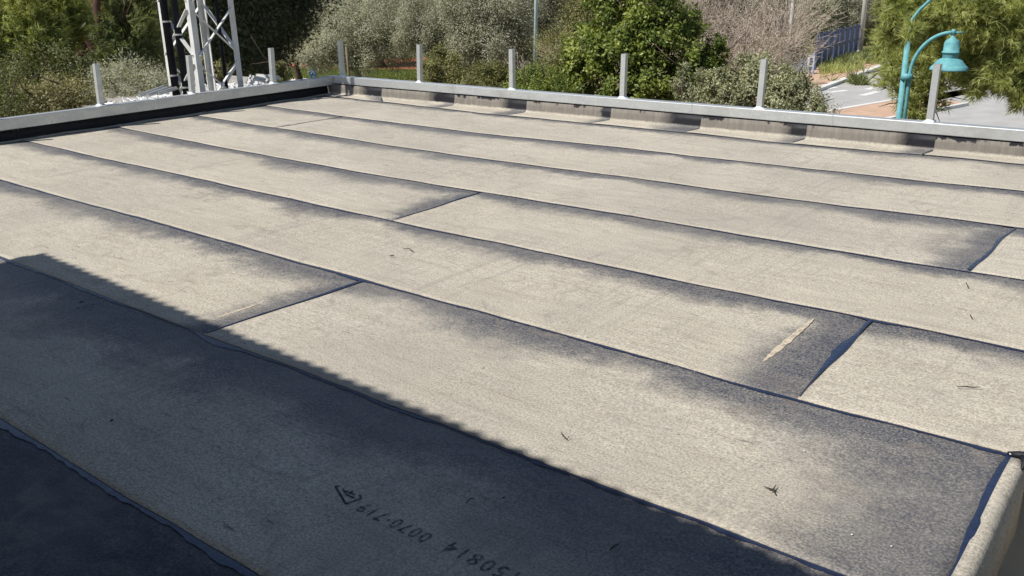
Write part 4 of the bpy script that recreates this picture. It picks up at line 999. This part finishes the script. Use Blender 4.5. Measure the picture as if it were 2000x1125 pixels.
for lab, a, b, w, h in (('longest grey metal offcut leaning left of the scrap heap', (272, 188, 11.6), (322, 170, 12.0), .05, .02), ('middle grey metal offcut left of the scrap heap', (290, 187, 11.6), (335, 171, 12.0), .04, .02), ('short grey metal offcut against the scrap heap', (310, 184, 11.7), (345, 173, 12.0), .05, .02),
                     ('white metal offcut lying right of the mast', (488, 152, 12.3), (524, 160, 11.9), .05, .03), ('white metal offcut nearest the rail right of the mast', (484, 160, 12), (505, 166, 11.7), .05, .03), ('small white offcut beside the second left post', (500, 150, 12.6), (545, 153, 12.4), .04, .03)):
    mb = MB(); p, q = at(*a), at(*b); mb.bar(p, q, w, h); mb.bar(p+np.array([0, 0, h*.8]), q+np.array([0, 0, h*.8]), w*.3, h); tag(mb.build('metal_offcut', M_galv if 'grey' in lab else M_white), lab, 'metal offcut', 'metal offcuts by the mast')
# young green plant behind the rail
plant('sapling', 'small bright green sapling right of the mast behind the rail', 'sapling',
      [B(545, 135, 15, .10), B(550, 150, 15, .12), B(540, 160, 15, .10), B(552, 125, 15, .06)], 'leaf', 40000, .05, .025, L_yel, .012, nsub=30, sub_r=.4)
plant('sapling', 'small green plant seen through the mast legs', 'sapling',
      [B(432, 130, 15, .10), B(428, 150, 15, .12), B(396, 140, 15, .10), B(400, 120, 15, .08)], 'leaf', 40000, .05, .025, L_yel, .012, nsub=30, sub_r=.4)

# ------------------------------------------------------------------ small litter on the roof
M_lit = simple('dark_litter', (.05, .04, .03), .8)
def roof_z(x, y): return .010+float(wave(x, y))*.9
def litter(name, lab, cat, pts, w, m=M_lit, lift=.004, grp=None):
    mb = MB(); P_ = [g(*p) for p in pts]
    P3 = [(p[0], p[1], roof_z(*p)+lift+.006*(i % 2)) for i, p in enumerate(P_)]
    mb.tube(P3, [w*.65*(.5+.5*math.sin(math.pi*(i+.5)/len(P3))) for i in range(len(P3))], 6)
    return mb.build(name, m)
for lab, pts, w in (('thin dark splinter on the far right sheet near the roof corner', [(1868, 761), (1885, 763), (1900, 762), (1913, 764)], .0035),
                    ('curled dark sliver in the sun at mid picture, just above the shadow edge', [(1096, 852), (1100, 862), (1108, 865), (1112, 862)], .003),
                    ('tiny upright sliver right of the torn seam', [(1894, 620), (1897, 628)], .004),
                    ('short dark sliver near the upper right seam', [(1886, 557), (1889, 567)], .004),
                    ('dark curved sliver on the middle sheet', [(788, 490), (800, 492), (808, 496)], .004),
                    ('small dark crumb just below the curved sliver', [(762, 504), (770, 505)], .006),
                    ('short dark stick in the shade right of the printed number', [(911, 991), (918, 986), (926, 982)], .003),
                    ('dark crumb in the shade under the seam', [(982, 981), (986, 983)], .004),
                    ('dark flake in the shade near the bottom edge', [(1192, 1083), (1200, 1079), (1208, 1072)], .005),
                    ('dark crumb in the shade left of the middle', [(217, 829), (222, 829)], .006),
                    ('dark crumb in the shade under the long seam at left', [(157, 596), (163, 597)], .007)):
    tag(litter('litter_sliver', lab, 'litter', pts, w), lab, 'litter', 'dark slivers and crumbs on the roof')
c = g(1509, 966); mb = MB()
for k in range(5):
    a = k*1.3+.4; r_ = .012+.01*(k % 3); mb.tube([(c[0], c[1], roof_z(*c)+.006), (c[0]+math.cos(a)*r_, c[1]+math.sin(a)*r_*1.3, roof_z(*c)+.003+.006*(k % 2))], [.003, .001], 5)
tag(mb.build('dry_seed_head', M_lit), 'star shaped dry seed head on the sunlit near sheet', 'litter')
M_peb = simple('white_grit', (.8, .78, .74), .7)
for lab, (x, y) in (('modelled white glint near the folded bitumen corner', (1973, 893)), ('white grain on the heat darkened near sheet end', (1740, 1074)), ('white grain on the sheet right of the cream streak', (1694, 750)), ('white grain in the shade left of the printed logo', (478, 892)), ('white grain beside the dry seed head', (1663, 1052)), ('white grain in the sun on the long near sheet', (1570, 886))):
    c = g(x, y); mb = MB(); s = .003 if x < 1900 else .005  # the grain at the bitumen fold stands in for a glint
    mb.lathe([(0, 0), (s, .001), (s*.9, s*.7), (0, s)], (c[0], c[1], roof_z(*c)+.001), 6); tag(mb.build('white_grain', M_peb), lab, 'grain', 'white grains on the roof')
